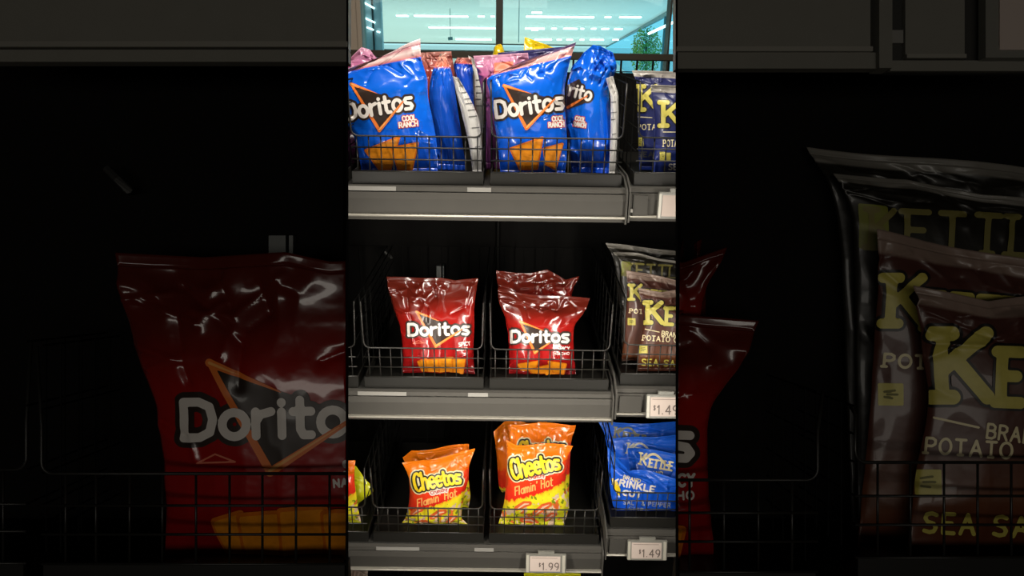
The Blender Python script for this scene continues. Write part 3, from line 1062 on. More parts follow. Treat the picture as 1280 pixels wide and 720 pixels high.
B2.text('flavour_lettering', 'COOL', (719, 150), (731, 152.5), 5, .7, WHITE_INK, outline=(.9, RED_INK))
B2.text('flavour_lettering', 'RANCH', (717, 157), (732, 159.5), 5, .7, WHITE_INK, outline=(.9, RED_INK))
B3 = Bag('snack_bag', 'pale silvery bag back at the right side of the crumpled blue bag, top shelf', [(757, 98), (763, 122), (763, 165), (761, 212)], [(766, 95), (773, 122), (773, 165), (770, 214)],
         Y0=.07, lean=4, T=.02, seed=19, mats=F_SILVER, back=F_BLUE, floor=fl, group=GR_BLUE, amp=.003)
for (xa, ya, wd) in [(764, 128, 6), (763, 141, 8), (764, 150, 5), (765, 168, 5)]:
    B3.print_('small_print', [(sd_segs([(xa, ya, xa + wd, ya - 1)], .5), PRINT_GREY)], (xa - 2, ya - 4, xa + wd + 2, ya + 3), step=.5)
B5 = Bag('snack_bag', 'purple pink bag with a flat shiny top behind the front blue bag', [(592, 70), (598, 96), (606, 140), (608, 214)], [(660, 66), (662, 96), (662, 150), (662, 214)],
         Y0=.13, lean=3, T=.05, seed=21, mats=F_PINK, floor=fl, amp=.006)
B5.print_('printed_panel', [(sd_poly([(618, 79), (641, 77), (642, 90), (618, 92)], .5), PINK_INK)], (612, 70, 648, 96), step=.8)
B6 = Bag('snack_bag', 'deep purple bag with a shiny flat top edge behind the front blue bag', [(622, 66), (624, 96), (626, 150), (626, 214)], [(708, 58), (706, 96), (706, 150), (706, 214)],
         Y0=.20, lean=2, T=.05, seed=22, mats=film('indigo_film', [(0, rgb(60, 60, 110)), (.3, rgb(70, 50, 100)), (1, rgb(60, 40, 90))], edge=.2, edge_scale=5), floor=fl, amp=.005)
B7 = Bag('snack_bag', 'bright yellow bag corner rising behind the purple bags', [(656, 46), (654, 80), (654, 150), (654, 214)], [(694, 60), (698, 84), (698, 150), (698, 214)],
         Y0=.28, lean=2, T=.04, seed=23, mats=F_YEL, floor=fl, amp=.003)
B8 = Bag('snack_bag', 'tiny yellow bag tip in front of the dark window bar', [(622, 55), (617, 62), (612, 100), (612, 214)], [(626, 55), (630, 62), (640, 100), (640, 214)],
         Y0=.34, lean=1, T=.03, seed=24, mats=F_YEL, floor=fl, amp=.002)

# right bay: navy bags
fr = FL['r', 0]
RX = 872
C1 = Bag('snack_bag', 'navy bag with yellow lettering and a grey top, rear one of the navy pair', [(790, 88), (795, 105), (797, 140), (798, 180), (799, 214)], [(RX, 90), (RX - 4, 110), (RX - 6, 140), (RX - 6, 180), (RX - 6, 214)],
         Y0=.12, lean=4, T=.045, seed=31, mats=F_NAVY, floor=fr, amp=.003, group='navy crisp bags at the top right')
C2 = Bag('snack_bag', 'navy bag with yellow lettering, front one of the navy pair', [(813, 106), (815, 125), (818, 155), (818, 185), (817, 214)], [(890, 108), (886, 130), (884, 155), (884, 185), (884, 214)],
         Y0=.055, lean=4, T=.05, seed=32, mats=F_NAVY, floor=fr, amp=.003, group='navy crisp bags at the top right')


def kettle(b, k0, kh, e0, e1, eh, w=2.2, ink=None, big=True):
    ink = ink or KYEL
    if big:
        sg = text_segments('K', k0, (k0[0] + kh * .8, k0[1]), kh, serif=True)
        b.print_('brand_lettering', [(sd_segs(sg, w, 1.2), BLACK_INK), (sd_segs(sg, w), ink)], (k0[0] - 8, k0[1] - kh - 6, k0[0] + kh * .72 + 8, k0[1] + 6), step=.55)
    sg = text_segments('ETTLE', e0, e1, eh, serif=True, gap=.26)
    b.print_('brand_lettering', [(sd_segs(sg, w * .8, 1.0), BLACK_INK), (sd_segs(sg, w * .8), ink)], (min(e0[0], e1[0]) - 5, min(e0[1], e1[1]) - eh - 5, max(e0[0], e1[0]) + 5, max(e0[1], e1[1]) + 5), step=.55)


def kextra(b, rule, brand, pot, sq, sea, txt='SEA SALT', ink=None, seaink=None):
    ink = ink or CREAM_INK
    if rule:
        b.print_('rule_line', [(sd_segs([rule], .45), ink)], (rule[0] - 2, rule[1] - 3, rule[2] + 2, rule[3] + 3), step=.5)
    if brand:
        b.text('brand_line', 'BRAND', brand[0], brand[1], brand[2], .5, ink, gap=.25)
    if pot:
        b.text('product_lettering', 'POTATO CHIPS', pot[0], pot[1], pot[2], .55, ink, serif=True, gap=.22)
    if sq:
        x0, y0, x1, y1 = sq
        b.print_('printed_badge', [(sd_poly([(x0, y0), (x1, y0), (x1, y1), (x0, y1)], .4), KYEL),
                                   (sd_segs([(x0 + 2, y0 + 3, x1 - 3, y0 + 2.4), (x0 + 3, (y0 + y1) / 2, x1 - 2, (y0 + y1) / 2), (x0 + 2, y1 - 3, x1 - 4, y1 - 2.5)], .45), mat('olive_ink', rgb(120, 116, 50), .5))], (x0 - 2, y0 - 2, x1 + 2, y1 + 2), step=.5)
    if sea:
        b.text('flavour_lettering', txt, sea[0], sea[1], sea[2], .8, seaink or KYEL, gap=.3)


kettle(C1, (800, 137), 29, (822, 138), (862, 138), 22, w=2.8)
kextra(C1, (797, 146, 815, 147), ((818, 150), (842, 150), 6), ((797, 162), (862, 162), 6.5), (797, 172, 804, 182), ((797, 196), (850, 196), 6), seaink=PRINT_GREY)
kettle(C2, (829, 157), 29, (850, 158), (880, 158), 22, w=2.8)
kextra(C2, (829, 165, 850, 165), None, ((829, 183), (880, 183), 8), (825, 190, 831, 201), ((836, 212), (880, 212), 7), seaink=WHITE_INK)
C2.print_('printed_badge', [(sd_poly([(833, 191), (838, 191), (838, 201), (833, 201)], .3), KYEL)], (830, 188, 841, 204), step=.6)


# dark red bags: built for the middle shelf and, larger, for the racks in front
def red_bags_left(k=1.0, **kw):
    D1 = Bag('snack_bag', kw.pop('label'), [(483, 346), (487, 366), (494, 390), (500, 408), (503, 430), (504, 450), (504, 472)],
             [(598, 348), (595, 366), (593, 386), (593, 408), (592, 430), (592, 450), (594, 472)], lean=7, T=.055 * 1.0, seed=41, mats=F_RED, k=k, amp=.0055, top=[(0, 0), (.3, 1), (.6, -1), (.75, 2), (1, 0)], **kw)
    tri_logo(D1, (511, 419), (587, 417), 14, (520.6, 389.5), (578, 411), (544.8, 432.5), (549, 401), w=1.75)
    D1.text('flavour_lettering', 'SPICY', (574, 433), (588, 431), 4.6, .6, WHITE_INK, gap=.22)
    D1.text('flavour_lettering', 'NACHO', (570, 438.5), (585, 437), 3, .4, WHITE_INK, gap=.22)
    D1.print_('printed_triangle', [(sd_segs([(516, 429, 523, 425.5), (523, 425.5, 531, 428.5), (516, 429, 531, 428.5)], .35), PINK_INK)], (513, 423, 534, 432), step=.5)
    chips(D1, [[(523, 452), (533, 449), (536, 466), (530, 468)], [(533, 450), (549, 449), (548, 468), (536, 467)], [(549, 448), (566, 447), (565, 467), (551, 468)], [(566, 449), (581, 448), (578, 466), (568, 468)]])
    return D1


def red_bags_right(k=1.0, lab=('', ''), **kw):
    d = kw.pop('back')
    E2 = Bag('snack_bag', lab[1], [(620, 338), (623, 362), (630, 390), (635, 420), (636, 472)], [(724, 344), (716, 362), (712, 390), (712, 420), (712, 472)],
             lean=6, T=.045 * 1.0, seed=44, mats=F_RED, k=k, amp=.0055, top=[(0, 0), (.4, 1), (.62, -4), (.84, 7), (1, 0)], **{**kw, **d})
    E1 = Bag('snack_bag', lab[0], [(622, 361), (624, 378), (632, 398), (637, 420), (637, 446), (636, 472)], [(738, 373), (729, 392), (718, 408), (717, 426), (718, 448), (720, 472)],
             lean=7, T=.055 * 1.0, seed=43, mats=F_RED, k=k, amp=.005, top=[(0, 0), (.35, 2), (1, 0)], **kw)
    tri_logo(E1, (639, 427), (711, 427), 13.5, (650.5, 402), (687, 428), (668.5, 440.5), (680, 413), w=1.75)
    E1.text('flavour_lettering', 'SPICY', (697, 438), (712, 438), 4.6, .6, WHITE_INK, gap=.22)
    E1.text('flavour_lettering', 'NACHO', (694, 444), (712, 443), 3, .4, WHITE_INK, gap=.22)
    chips(E1, [[(648, 456), (672, 452), (668, 461), (652, 462)], [(662, 462), (690, 456), (698, 468), (668, 469)], [(686, 452), (707, 455), (704, 466), (692, 464)]])
    return E1, E2


fm = FL['l', 1]
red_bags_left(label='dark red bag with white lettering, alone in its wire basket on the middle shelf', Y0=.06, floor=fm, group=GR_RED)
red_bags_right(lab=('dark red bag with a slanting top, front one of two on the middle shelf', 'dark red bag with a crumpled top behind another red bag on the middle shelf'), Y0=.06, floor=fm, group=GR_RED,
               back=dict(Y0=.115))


def maroon_bags(k=1.0, lab=(), steps=None, **kw):
    out = []
    st = steps
    R = 872
    F4 = Bag('snack_bag', lab[3], [(757, 304), (768, 330), (772, 400), (774, 470)], [(R, 316), (R, 340), (R, 400), (R, 470)], lean=4, T=.03 * (k > 1 and .9 or 1), seed=54, mats=F_OLIVE, k=k, amp=.003, **{**kw, **st[3]})
    F3 = Bag('snack_bag', lab[2], [(766, 315), (774, 332), (776, 400), (776, 470)], [(R, 328), (R, 345), (R, 400), (R, 470)], lean=5, T=.035 * (k > 1 and .9 or 1), seed=53, mats=F_OLIVE, k=k, amp=.003, top=[(0, 0), (.3, -2), (.55, 1), (1, 0)], **{**kw, **st[2]})
    F2 = Bag('snack_bag', lab[1], [(782, 337), (784, 362), (782, 400), (778, 440), (776, 471)], [(R - 14, 352), (R - 16, 370), (R - 16, 400), (R - 16, 440), (R - 16, 471)], lean=6, T=.04 * (k > 1 and .9 or 1), seed=52, mats=F_MAROON, k=k, amp=.004, **{**kw, **st[1]})
    F1 = Bag('snack_bag', lab[0], [(797, 359), (801, 378), (804, 405), (798, 440), (795, 471)], [(R + 24, 368), (R + 20, 390), (R + 18, 410), (R + 20, 440), (R + 22, 471)], lean=7, T=.05 * (k > 1 and .9 or 1), seed=51, mats=F_MAROON, k=k, amp=.004, top=[(0, 0), (.3, 3), (.6, -2), (1, 0)], **kw)
    kettle(F1, (809.5, 403), 25, (832.5, 405), (890, 407), 20, w=2.9)
    kextra(F1, (806, 411, 824, 415), ((827, 419), (850, 422), 5.5), ((803, 425), (866, 429), 6), (799, 432, 809, 441), ((802, 456), (858, 459), 7.5))
    kettle(F2, (789, 374), 18, (803, 376), (850, 380), 14, w=2.0)
    kextra(F2, None, None, ((787, 391), (850, 394), 5), (785, 398, 794, 406), None)
    sg = text_segments('KETTLE', (781, 344), (858, 348), 15, serif=True, gap=.24)
    F3.print_('brand_lettering', [(sd_poly([(777, 327), (788, 328), (788, 345), (777, 344)], .4), mat('moss_ink', rgb(128, 130, 50), .5)), (sd_segs(sg, 1.2), mat('dim_gold_ink', rgb(126, 118, 62), .5))], (774, 324, 862, 352), step=.6)
    return F1


fm = FL['r', 1]
maroon_bags(lab=('maroon bag with yellow lettering, frontmost at the right of the middle shelf', 'maroon bag partly hidden behind the front maroon bag on the middle shelf',
                 'dark olive bag with a pale top band behind the maroon bags on the middle shelf', 'dark bag with a thin pale top edge, rearmost at the right of the middle shelf'),
            Y0=.055, floor=fm, group='crisp bags at the right of the middle shelf', steps=[{}, dict(Y0=.10), dict(Y0=.15), dict(Y0=.19)])

# lower shelf: orange bags
fo = FL['l', 2]
H2 = Bag('snack_bag', 'orange bag half hidden behind the front one in the basket of two orange bags', [(503, 573), (510, 590), (512, 610), (512, 640), (512, 664)], [(586, 555), (586, 578), (586, 600), (588, 620), (586, 664)],
         Y0=.115, lean=6, T=.04, seed=62, mats=F_CHEE, floor=fo, amp=.003, group=GR_OR, top=[(0, 0), (.14, -8), (.5, -4), (1, 0)])
H1 = Bag('snack_bag', 'orange, red and yellow bag with slanting lettering, front of the basket of two orange bags', [(502, 580), (509, 592), (513, 607), (512, 624), (508, 644), (503, 662)], [(594, 562), (587, 581), (585, 600), (580, 622), (577, 646), (585, 662)],
         Y0=.06, lean=7, T=.05, seed=61, mats=F_CHEE, floor=fo, amp=.0035, group=GR_OR)
chee_logo(H1, (520, 614), (577, 603), 17, w=1.75, sub=((539, 618), (560, 612.5), 4), fl=((522, 633.5), (571, 620), 9), arch=1.0)
puffs(H1, [((515, 642), (527, 637), 3.4), ((540, 646), (556, 639), 4), ((523, 653), (538, 656), 3.4), ((560, 652), (570, 645), 3)])
I3 = Bag('snack_bag', 'dull orange bag at the left rear of the basket above the $1.99 tag', [(617, 538), (620, 560), (622, 590), (624, 617), (628, 664)], [(684, 524), (684, 550), (684, 590), (684, 620), (684, 664)],
         Y0=.17, lean=5, T=.045, seed=65, mats=F_CHEE, floor=fo, amp=.004, group=GR_OR, top=[(0, 0), (.2, -8), (.6, -2), (1, 0)])
I2 = Bag('snack_bag', 'orange bag with half covered black-edged lettering, behind the front bag above the $1.99 tag', [(638, 529), (637, 552), (636, 590), (635, 625), (636, 664)], [(720, 530), (714, 552), (712, 590), (711, 625), (711, 664)],
         Y0=.115, lean=6, T=.045, seed=64, mats=F_CHEE, floor=fo, amp=.004, group=GR_OR)
chee_logo(I2, (652, 574), (707, 566), 17, w=1.8)
I1 = Bag('snack_bag', 'orange, red and yellow bag, frontmost in the basket above the $1.99 tag', [(633, 549), (634, 568), (633, 588), (632, 610), (629, 634), (623, 661)], [(716, 556), (710, 570), (708, 588), (707, 610), (711, 634), (704, 661)],
         Y0=.06, lean=7, T=.05, seed=63, mats=F_CHEE, floor=fo, amp=.003, group=GR_OR, top=[(0, 0), (.14, 5), (1, 0)])
chee_logo(I1, (642, 599), (701, 585.5), 19, w=1.95, sub=((661, 599), (681, 595.5), 4.5), fl=((644, 619), (691, 606.5), 10))
puffs(I1, [((646, 635), (662, 629), 4), ((669, 641), (687, 630), 4.5), ((653, 649), (671, 653), 4), ((682, 648), (694, 642), 3.2)])
G2 = Bag('snack_bag', 'lime yellow bag corner behind the cut-off orange bag, left end of lower shelf', [(400, 588), (400, 610), (400, 630), (400, 662)], [(444, 584), (467, 612), (450, 632), (446, 662)],
         Y0=.11, lean=5, T=.04, seed=67, mats=F_YELG, floor=fo, amp=.004)
G1 = Bag('snack_bag', 'orange and yellow bag cut off at the left edge of the lower shelf', [(355, 574), (360, 600), (360, 630), (358, 662)], [(444, 576), (443, 598), (447, 630), (452, 662)],
         Y0=.06, lean=7, T=.05, seed=66, mats=F_CHEE, floor=fo, amp=.003, group=GR_OR)

# royal blue bags on the right
fb = FL['r', 2]
GRK = 'royal blue crisp bags at the lower right'
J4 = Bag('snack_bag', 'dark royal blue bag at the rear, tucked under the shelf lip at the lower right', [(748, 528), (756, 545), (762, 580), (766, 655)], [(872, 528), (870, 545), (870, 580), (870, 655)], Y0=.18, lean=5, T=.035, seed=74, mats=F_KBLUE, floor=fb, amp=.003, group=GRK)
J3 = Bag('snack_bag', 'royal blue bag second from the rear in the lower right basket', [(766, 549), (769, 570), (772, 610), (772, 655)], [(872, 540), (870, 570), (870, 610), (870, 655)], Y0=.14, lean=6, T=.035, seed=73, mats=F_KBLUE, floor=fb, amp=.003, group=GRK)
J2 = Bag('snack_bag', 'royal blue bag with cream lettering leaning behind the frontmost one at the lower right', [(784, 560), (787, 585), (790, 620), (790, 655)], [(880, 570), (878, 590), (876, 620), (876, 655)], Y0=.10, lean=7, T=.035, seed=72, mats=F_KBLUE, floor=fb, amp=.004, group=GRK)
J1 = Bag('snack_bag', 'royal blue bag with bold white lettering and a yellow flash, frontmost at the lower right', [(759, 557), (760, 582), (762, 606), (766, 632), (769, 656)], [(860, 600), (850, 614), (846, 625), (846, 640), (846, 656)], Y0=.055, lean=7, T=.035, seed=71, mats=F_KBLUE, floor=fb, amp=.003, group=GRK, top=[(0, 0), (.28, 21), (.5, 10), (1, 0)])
J1.text('brand_line', 'BRAND', (779, 598), (800, 603.5), 4.5, .5, CREAM_INK, gap=.25)
J1.print_('yellow_flash', [(sd_poly([(765, 598), (771, 602), (775, 612), (774, 619), (768, 612)], .6), YELLOW_INK)], (761, 594, 779, 623), step=.5)
J1.text('product_lettering', 'KRINKLE', (765.5, 605), (818, 615.5), 7.5, 1.05, WHITE_INK, gap=.22)
J1.text('product_lettering', 'CUT', (778.5, 618.5), (801, 622), 6, 1.05, WHITE_INK, gap=.22)
J1.text('flavour_lettering', 'SALT & PEPPER', (779, 630), (838, 634), 5, .5, mat('dim_white_ink', rgb(170, 175, 190), .4), gap=.25)
J1.text('flavour_lettering', 'CHIPS', (786, 637), (810, 640), 4, .45, mat('dim_white_ink', rgb(170, 175, 190), .4), gap=.3)


def kbadge(b, x, y, s, ink):
    sg = text_segments('K', (x, y), (x + 8 * s, y + 1), 13 * s, serif=True)
    sg += text_segments('ETTLE', (x + 11 * s, y + 3), (x + 40 * s, y + 8), 10 * s, serif=True, gap=.26)
    ar = []
    q = [(x + 6 * s + 32 * s * t, y - 6 * s - 10 * s * math.sin(math.pi * min(1, t * 1.25)) + 9 * s * t) for t in [i / 10 for i in range(11)]]
    ar = [(q[i][0], q[i][1], q[i + 1][0], q[i + 1][1]) for i in range(10)]
    b.print_('brand_lettering', [(union(sd_segs(sg, 1.15 * s), sd_segs(ar, 1.3 * s)), ink)], (x - 4, y - 22 * s, x + 46 * s, y + 14), step=.5)


kbadge(J2, 800, 580, 1.0, CREAM_INK)
J2.text('brand_line', 'BRAND', (806, 592), (828, 594), 4.5, .6, CREAM_INK, gap=.25)
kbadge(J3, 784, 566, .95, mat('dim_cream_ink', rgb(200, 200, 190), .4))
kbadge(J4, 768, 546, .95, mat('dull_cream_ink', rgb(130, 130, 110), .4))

# lowest shelf: only tops show
fz = FL['l', 3]
Bag('snack_bag', 'yellow bag top just under the $1.99 tag', [(655, 716), (656, 760), (660, 820), (660, 870)], [(726, 711), (724, 760), (720, 820), (720, 870)], Y0=.06, lean=5, T=.045, seed=81, mats=F_YELG, floor=fz, amp=.003)
Bag('snack_bag', 'tan crumpled bag top under the lower left shelf lip', [(405, 705), (408, 760), (410, 820), (410, 870)], [(461, 709), (456, 760), (456, 820), (456, 870)], Y0=.07, lean=5, T=.045, seed=82, mats=F_TAN, floor=fz, amp=.006)


# ------------------------------------------------------------------ electronic price tags
def glyphs(b, txt, o, ux, uz, n, h, w, off, width):
    """flat digits standing on a small plate: o lower-left, ux along the text, uz up"""
    sg = text_segments(txt, (0, 0), (width, 0), h, gap=.2)
    f = sd_segs(sg, w)
    xs = np.arange(-2 * w, width + 2.2 * w, w * .5)
    ys = np.arange(-h - 2 * w, 2.2 * w, w * .5)
    X, Y = np.meshgrid(xs, ys)
    V, P = contour(f(X, Y), xs, ys)
    b.add([o + ux * p[0] - uz * p[1] + n * off for p in V], P)


def price_tag(cx, cy, wpx, hpx, txt, label, tilt=14, group='electronic price tags on the shelf lips', Y=-.022):
    c = at(cx, cy, Y)
    mpp = np.linalg.norm(c - CAM) / F
    W, H = wpx * mpp, hpx * mpp * 1.08
    t = thing('price_tag', label, 'price tag', c, group)
    a = math.radians(tilt)
    ux = np.array([1.0, 0, 0])
    uz = np.array([0, math.sin(a), math.cos(a)])
    n = np.array([0, -math.cos(a), math.sin(a)])

    def slab(x0, x1, z0, z1, d0, d1, b):
        P = lambda x, z, d: c + ux * x + uz * z + n * d
        b.hexa([P(x0, z0, d0), P(x1, z0, d0), P(x1, z1, d0), P(x0, z1, d0), P(x0, z0, d1), P(x1, z0, d1), P(x1, z1, d1), P(x0, z1, d1)])
    b = MB()
    slab(-W / 2, W / 2, -H / 2, H / 2, -.004, .003, b)
    b.build('tag_case', TAGC, t, bevel=.0012)
    b = MB()
    slab(-W / 2 + W * .10, W / 2 - W * .15, -H / 2 + H * .1, H / 2 - H * .1, .003, .0036, b)
    scr = b.build('screen', TAGS, t)
    for xa, xb in ((-W / 2 + .0006, -W / 2 + W * .075), (W / 2 - W * .10, W / 2 - W * .03)):
        b = MB()
        slab(xa, xb, -H * .45, H * .45, .003, .0042, b)
        b.build('side_clip', TAGF, t)
    b = MB()
    slab(-W * .2, W * .2, H / 2, H / 2 + H * .13, -.005, .001, b)
    b.build('hanger', TAGC, t)
    b = MB()
    if txt:
        fs = H * .36
        w = fs * .07
        x1 = W / 2 - W * .17
        main = txt[1:]
        mw = fs * .62 * len(main)
        o = c + ux * (x1 - mw) + uz * (-H * .30)
        glyphs(b, main, o, ux, uz, n, fs, w, .0041, mw)
        glyphs(b, '$', o - ux * fs * .42 + uz * fs * .42, ux, uz, n, fs * .58, w * .8, .0041, fs * .24)
        # the thin line of small print along the top of the screen
        slab(-W * .36, W * .28, H * .31, H * .325, .0036, .0041, b)
        b.build('price_digits', TAGI, scr)
    return t


price_tag(682.5, 704, 47, 21, '$1.99', 'small electronic price tag reading $1.99 on the lower shelf lip')
price_tag(809, 687.5, 46, 22, '$1.49', 'small electronic price tag reading $1.49 on the right shelf lip', Y=-.024)
price_tag(832, 508, 47, 27, '$1.49', 'electronic price tag on the lip under the maroon bags', Y=-.024)
price_tag(846, 257, 46, 30, '', 'electronic price tag at the right edge under the navy bags', Y=-.02, tilt=0)

# ------------------------------------------------------------------ two tilted racks added nearer, standing in for dimmed enlarged shelf copies
D0 = .70


def wbox(b, x0, x1, y0, y1, d0, d1, mi=0, splay=False):
    """slab lying in a rack's own tilted frame; edges measured at the rack's front plane, sides square to it"""
    def P(x, y, d):
        return CAM + FW * d + RT * ((x - 640) / F * D0) + UP * ((360 - y) / F * D0)
    b.hexa([P(x0, y0, d0), P(x1, y0, d0), P(x1, y1, d0), P(x0, y1, d0), P(x0, y0, d1), P(x1, y0, d1), P(x1, y1, d1), P(x0, y1, d1)], mi)


def wline(x0, y0, x1, y1, d=D0):
    return [wpt(x0, y0, d), wpt(x1, y1, d)]


def end_panel(b, x_front, x_front2, y0, y1, d0, d1, flare):
    """end panel splayed outward toward the back"""
    def P(x, y, d):
        return CAM + FW * d + RT * ((x - 640) / F * d) + UP * ((360 - y) / F * D0)
    b.hexa([P(x_front, y0, d0), P(x_front2, y0, d0), P(x_front2, y1, d0), P(x_front, y1, d0),
            P(x_front + flare, y0, d1), P(x_front2 + flare, y0, d1), P(x_front2 + flare, y1, d1), P(x_front + flare, y1, d1)])


DB = D0 + .165


def rack(label, x_in, x_out, sgn, lip_fn):
    base = CAM + FW * D0 + RT * (((x_in + x_out) / 2 - 640) / F * D0) + UP * (-420 / F * D0)
    t = thing('standin_rack', label, 'stand-in rack', (base[0], base[1], 0), 'tilted black racks added nearer on both sides')
    lo, hi = min(x_in, x_out), max(x_in, x_out)
    b = MB()
    # back panel follows the splay of the end panel
    xi = 640 + (x_in - 640 + sgn * 4) * DB / D0
    xo = 640 + (x_out - 640) * DB / D0
    wbox(b, min(xi, xo), max(xi, xo), -190, 790, DB, DB + .008)
    b.build('back_panel', BLACK, t)
    b = MB()
    xa, xb = (x_in, x_in + sgn * 2.4)
    end_panel(b, min(xa, xb), max(xa, xb), -190, 790, D0 - .004, DB, sgn * 4)
    b.build('end_panel', BLACK, t)
    b = MB()
    end_panel(b, lo, hi, 722, 740, D0 - .002, DB, sgn * 4)
    b.build('shelf_board', TRAY, t)
    b = MB()
    end_panel(b, lo, hi, -190, -170, D0 - .002, DB, sgn * 4)  # out of view; added with the tall back to block bay light
    b.build('light_block_panel', BLACK, t)
    lip_fn(t)
    for xx in (x_in + sgn * 40, x_out - sgn * 40):
        b = MB()
        P = CAM + FW * (D0 + .08) + RT * ((xx - 640) / F * D0) + UP * ((360 - 745) / F * D0)
        b.box((P[0] - .012, P[1] - .012, 0), (P[0] + .012, P[1] + .012, P[2]))
        b.build('leg', BLACK, t)
    return t


def left_lip(t):
    b = MB()
    wbox(b, -70, 435.5, -165, 54, D0, D0 + .012, 0)
    wbox(b, -70, 435.5, 54, 61, D0 - .006, D0 + .01, 1)
    wbox(b, -70, 435.5, 61, 63, D0 + .001, D0 + .01, 2)
    wbox(b, -70, 435.5, 63, 78, D0 - .002, D0 + .012, 0)
    b.build('price_channel', [RLIP, RCLIP, LIPD], t)
    b = MB()
    b.tube([wpt(134, 211, DB - .03), wpt(147, 224, DB - .035), wpt(160, 237, DB - .03), wpt(162, 240, DB)], .005, 8)
    b.build('hook', METAL, t)
    b = MB()
    wbox(b, 640 - 300 * DB / D0, 640 - 279 * DB / D0, 280, 560, DB - .012, DB)
    wbox(b, 640 - 275 * DB / D0, 640 - 270 * DB / D0, 280, 560, DB - .012, DB)
    b.build('slotted_upright', mat('dim_steel', rgb(92, 94, 92), .4, .3), t)


def right_lip(t):
    b = MB()
    wbox(b, 844.5, 1088, -165, 62, D0, D0 + .012, 0)
    wbox(b, 844.5, 1088, 60, 66, D0 - .005, D0 + .01, 1)
    wbox(b, 844.5, 1094, 66, 86, D0 - .001, D0 + .012, 0)
    wbox(b, 1094, 1110, -165, 88, D0 - .008, D0 + .012, 0)
    wbox(b, 1112, 1360, -165, 89, D0 + .004, D0 + .014, 2)
    wbox(b, 1112, 1360, 76, 89, D0 - .001, D0 + .01, 0)
    wbox(b, 1131, 1205, -165, 70, D0 - .001, D0 + .01, 0)
    wbox(b, 1131, 1205, 69, 74, D0 - .004, D0 + .01, 1)
    b.build('price_channel', [RLIP, RCLIP, LIPD], t)
    b = MB()
    wbox(b, 1113, 1127, 39, 55, D0 - .003, D0 + .004)
    b.build('clip', STRIP, t)


rack('black tilted rack added on the left, standing in for a dimmed enlarged shelf copy', 435.5, -70, -1, left_lip)
rack('black tilted rack added on the right, standing in for a dimmed enlarged shelf copy', 844.5, 1360, 1, right_lip)

# tag on the right rack
t = thing('price_tag', 'large dim price tag at the top right corner of the photo', 'price tag', wpt(1260, 30, D0), 'electronic price tags on the shelf lips')
b = MB()
wbox(b, 1222, 1340, -20, 77, D0 - .012, D0 - .001)
b.build('tag_case', TAGC, t)
b = MB()
wbox(b, 1238, 1325, -8, 68, D0 - .0135, D0 - .012)
b.build('screen', TAGS, t)


def rack_basket(label, x0, x1, ys, vx, ends, group='large wire baskets in the near racks'):
    t = thing('wire_basket', label, 'basket', wpt((x0 + x1) / 2, ys[-1] + 12, D0 + .05), group)
    b = MB()
    r = .0014
    for y in ys[1:]:
        b.tube(wline(x0, y, x1, y), r)
    for x in vx:
        b.tube([wpt(x, ys[0], D0 + .002), wpt(x, ys[-1] + 10, D0 + .002)], r * .9)
    b.build('front_grid', WIRE, t, smooth=True)
    b = MB()
    pts = []
    if ends[0]:
        hx = ends[0]
        pts += [wpt(x0 - 6, ys[0] - hx, D0 + .02), wpt(x0, ys[0] - 60, D0 + .004)]
        pts += [wpt(x0 + 14 - 14 * math.cos(a), ys[0] - 14 + 14 * math.sin(a), D0) for a in [i * math.pi / 10 for i in range(6)]]
    else:
        pts += [wpt(x0, ys[0], D0)]
    if ends[1]:
        pts += [wpt(x1 - 14 + 14 * math.sin(a), ys[0] - 14 + 14 * math.cos(a), D0) for a in [i * math.pi / 10 for i in range(6)]]
        pts += [wpt(x1, ys[0] - 60, D0 + .004), wpt(x1 + 6, ys[0] - ends[1], D0 + .02)]
    else:
        pts += [wpt(x1, ys[0], D0)]
    b.tube(pts, r * 1.15, 8)
    b.build('rim', WIRE, t, smooth=True)
    b = MB()
    wbox(b, x0 + 3, x1 - 3, ys[-1], 721, D0 - .001, D0 + .003)
    end_panel(b, x0 + 3, x1 - 3, 716, 721.5, D0 + .003, DB - .004, 4 if x0 > 640 else -4)
    b.build('tray', TRAY, t)
    for e, xx, s in ((ends[0], x0, -1), (ends[1], x1, 1)):
        if e:
            b = MB()
            for y in list(ys) + [ys[0] - e * .5, ys[0] - e]:
                p = wpt(xx, y, D0 + .004)
                b.tube([p, p + FW * .14], r * .8)
            for dd in (.03, .06, .09, .12):
                b.tube([wpt(xx, ys[-1], D0) + FW * dd, wpt(xx, ys[0] - e, D0) + FW * dd], r * .8)
            b.build('side_grid', SWIRE, t)
    return t


rack_basket('large wire basket in the near left rack holding a dark red bag', 52, 434, [592, 632, 668, 705], [82, 120, 162, 203, 245, 287, 328, 370, 412], (160, 0))
rack_basket('large wire basket corner at the left edge of the photo', -60, 33, [587, 630, 664, 704], [4, -38], (0, 160))
rack_basket('large wire basket in the near right rack holding two dark red bags', 846, 1022, [600, 641, 677, 715], [862, 905, 948, 990], (0, 110))
rack_basket('large wire basket in the near right rack holding maroon bags', 1069, 1350, [578, 620, 656, 697], [1097, 1138, 1180, 1222, 1264, 1306], (70, 0))

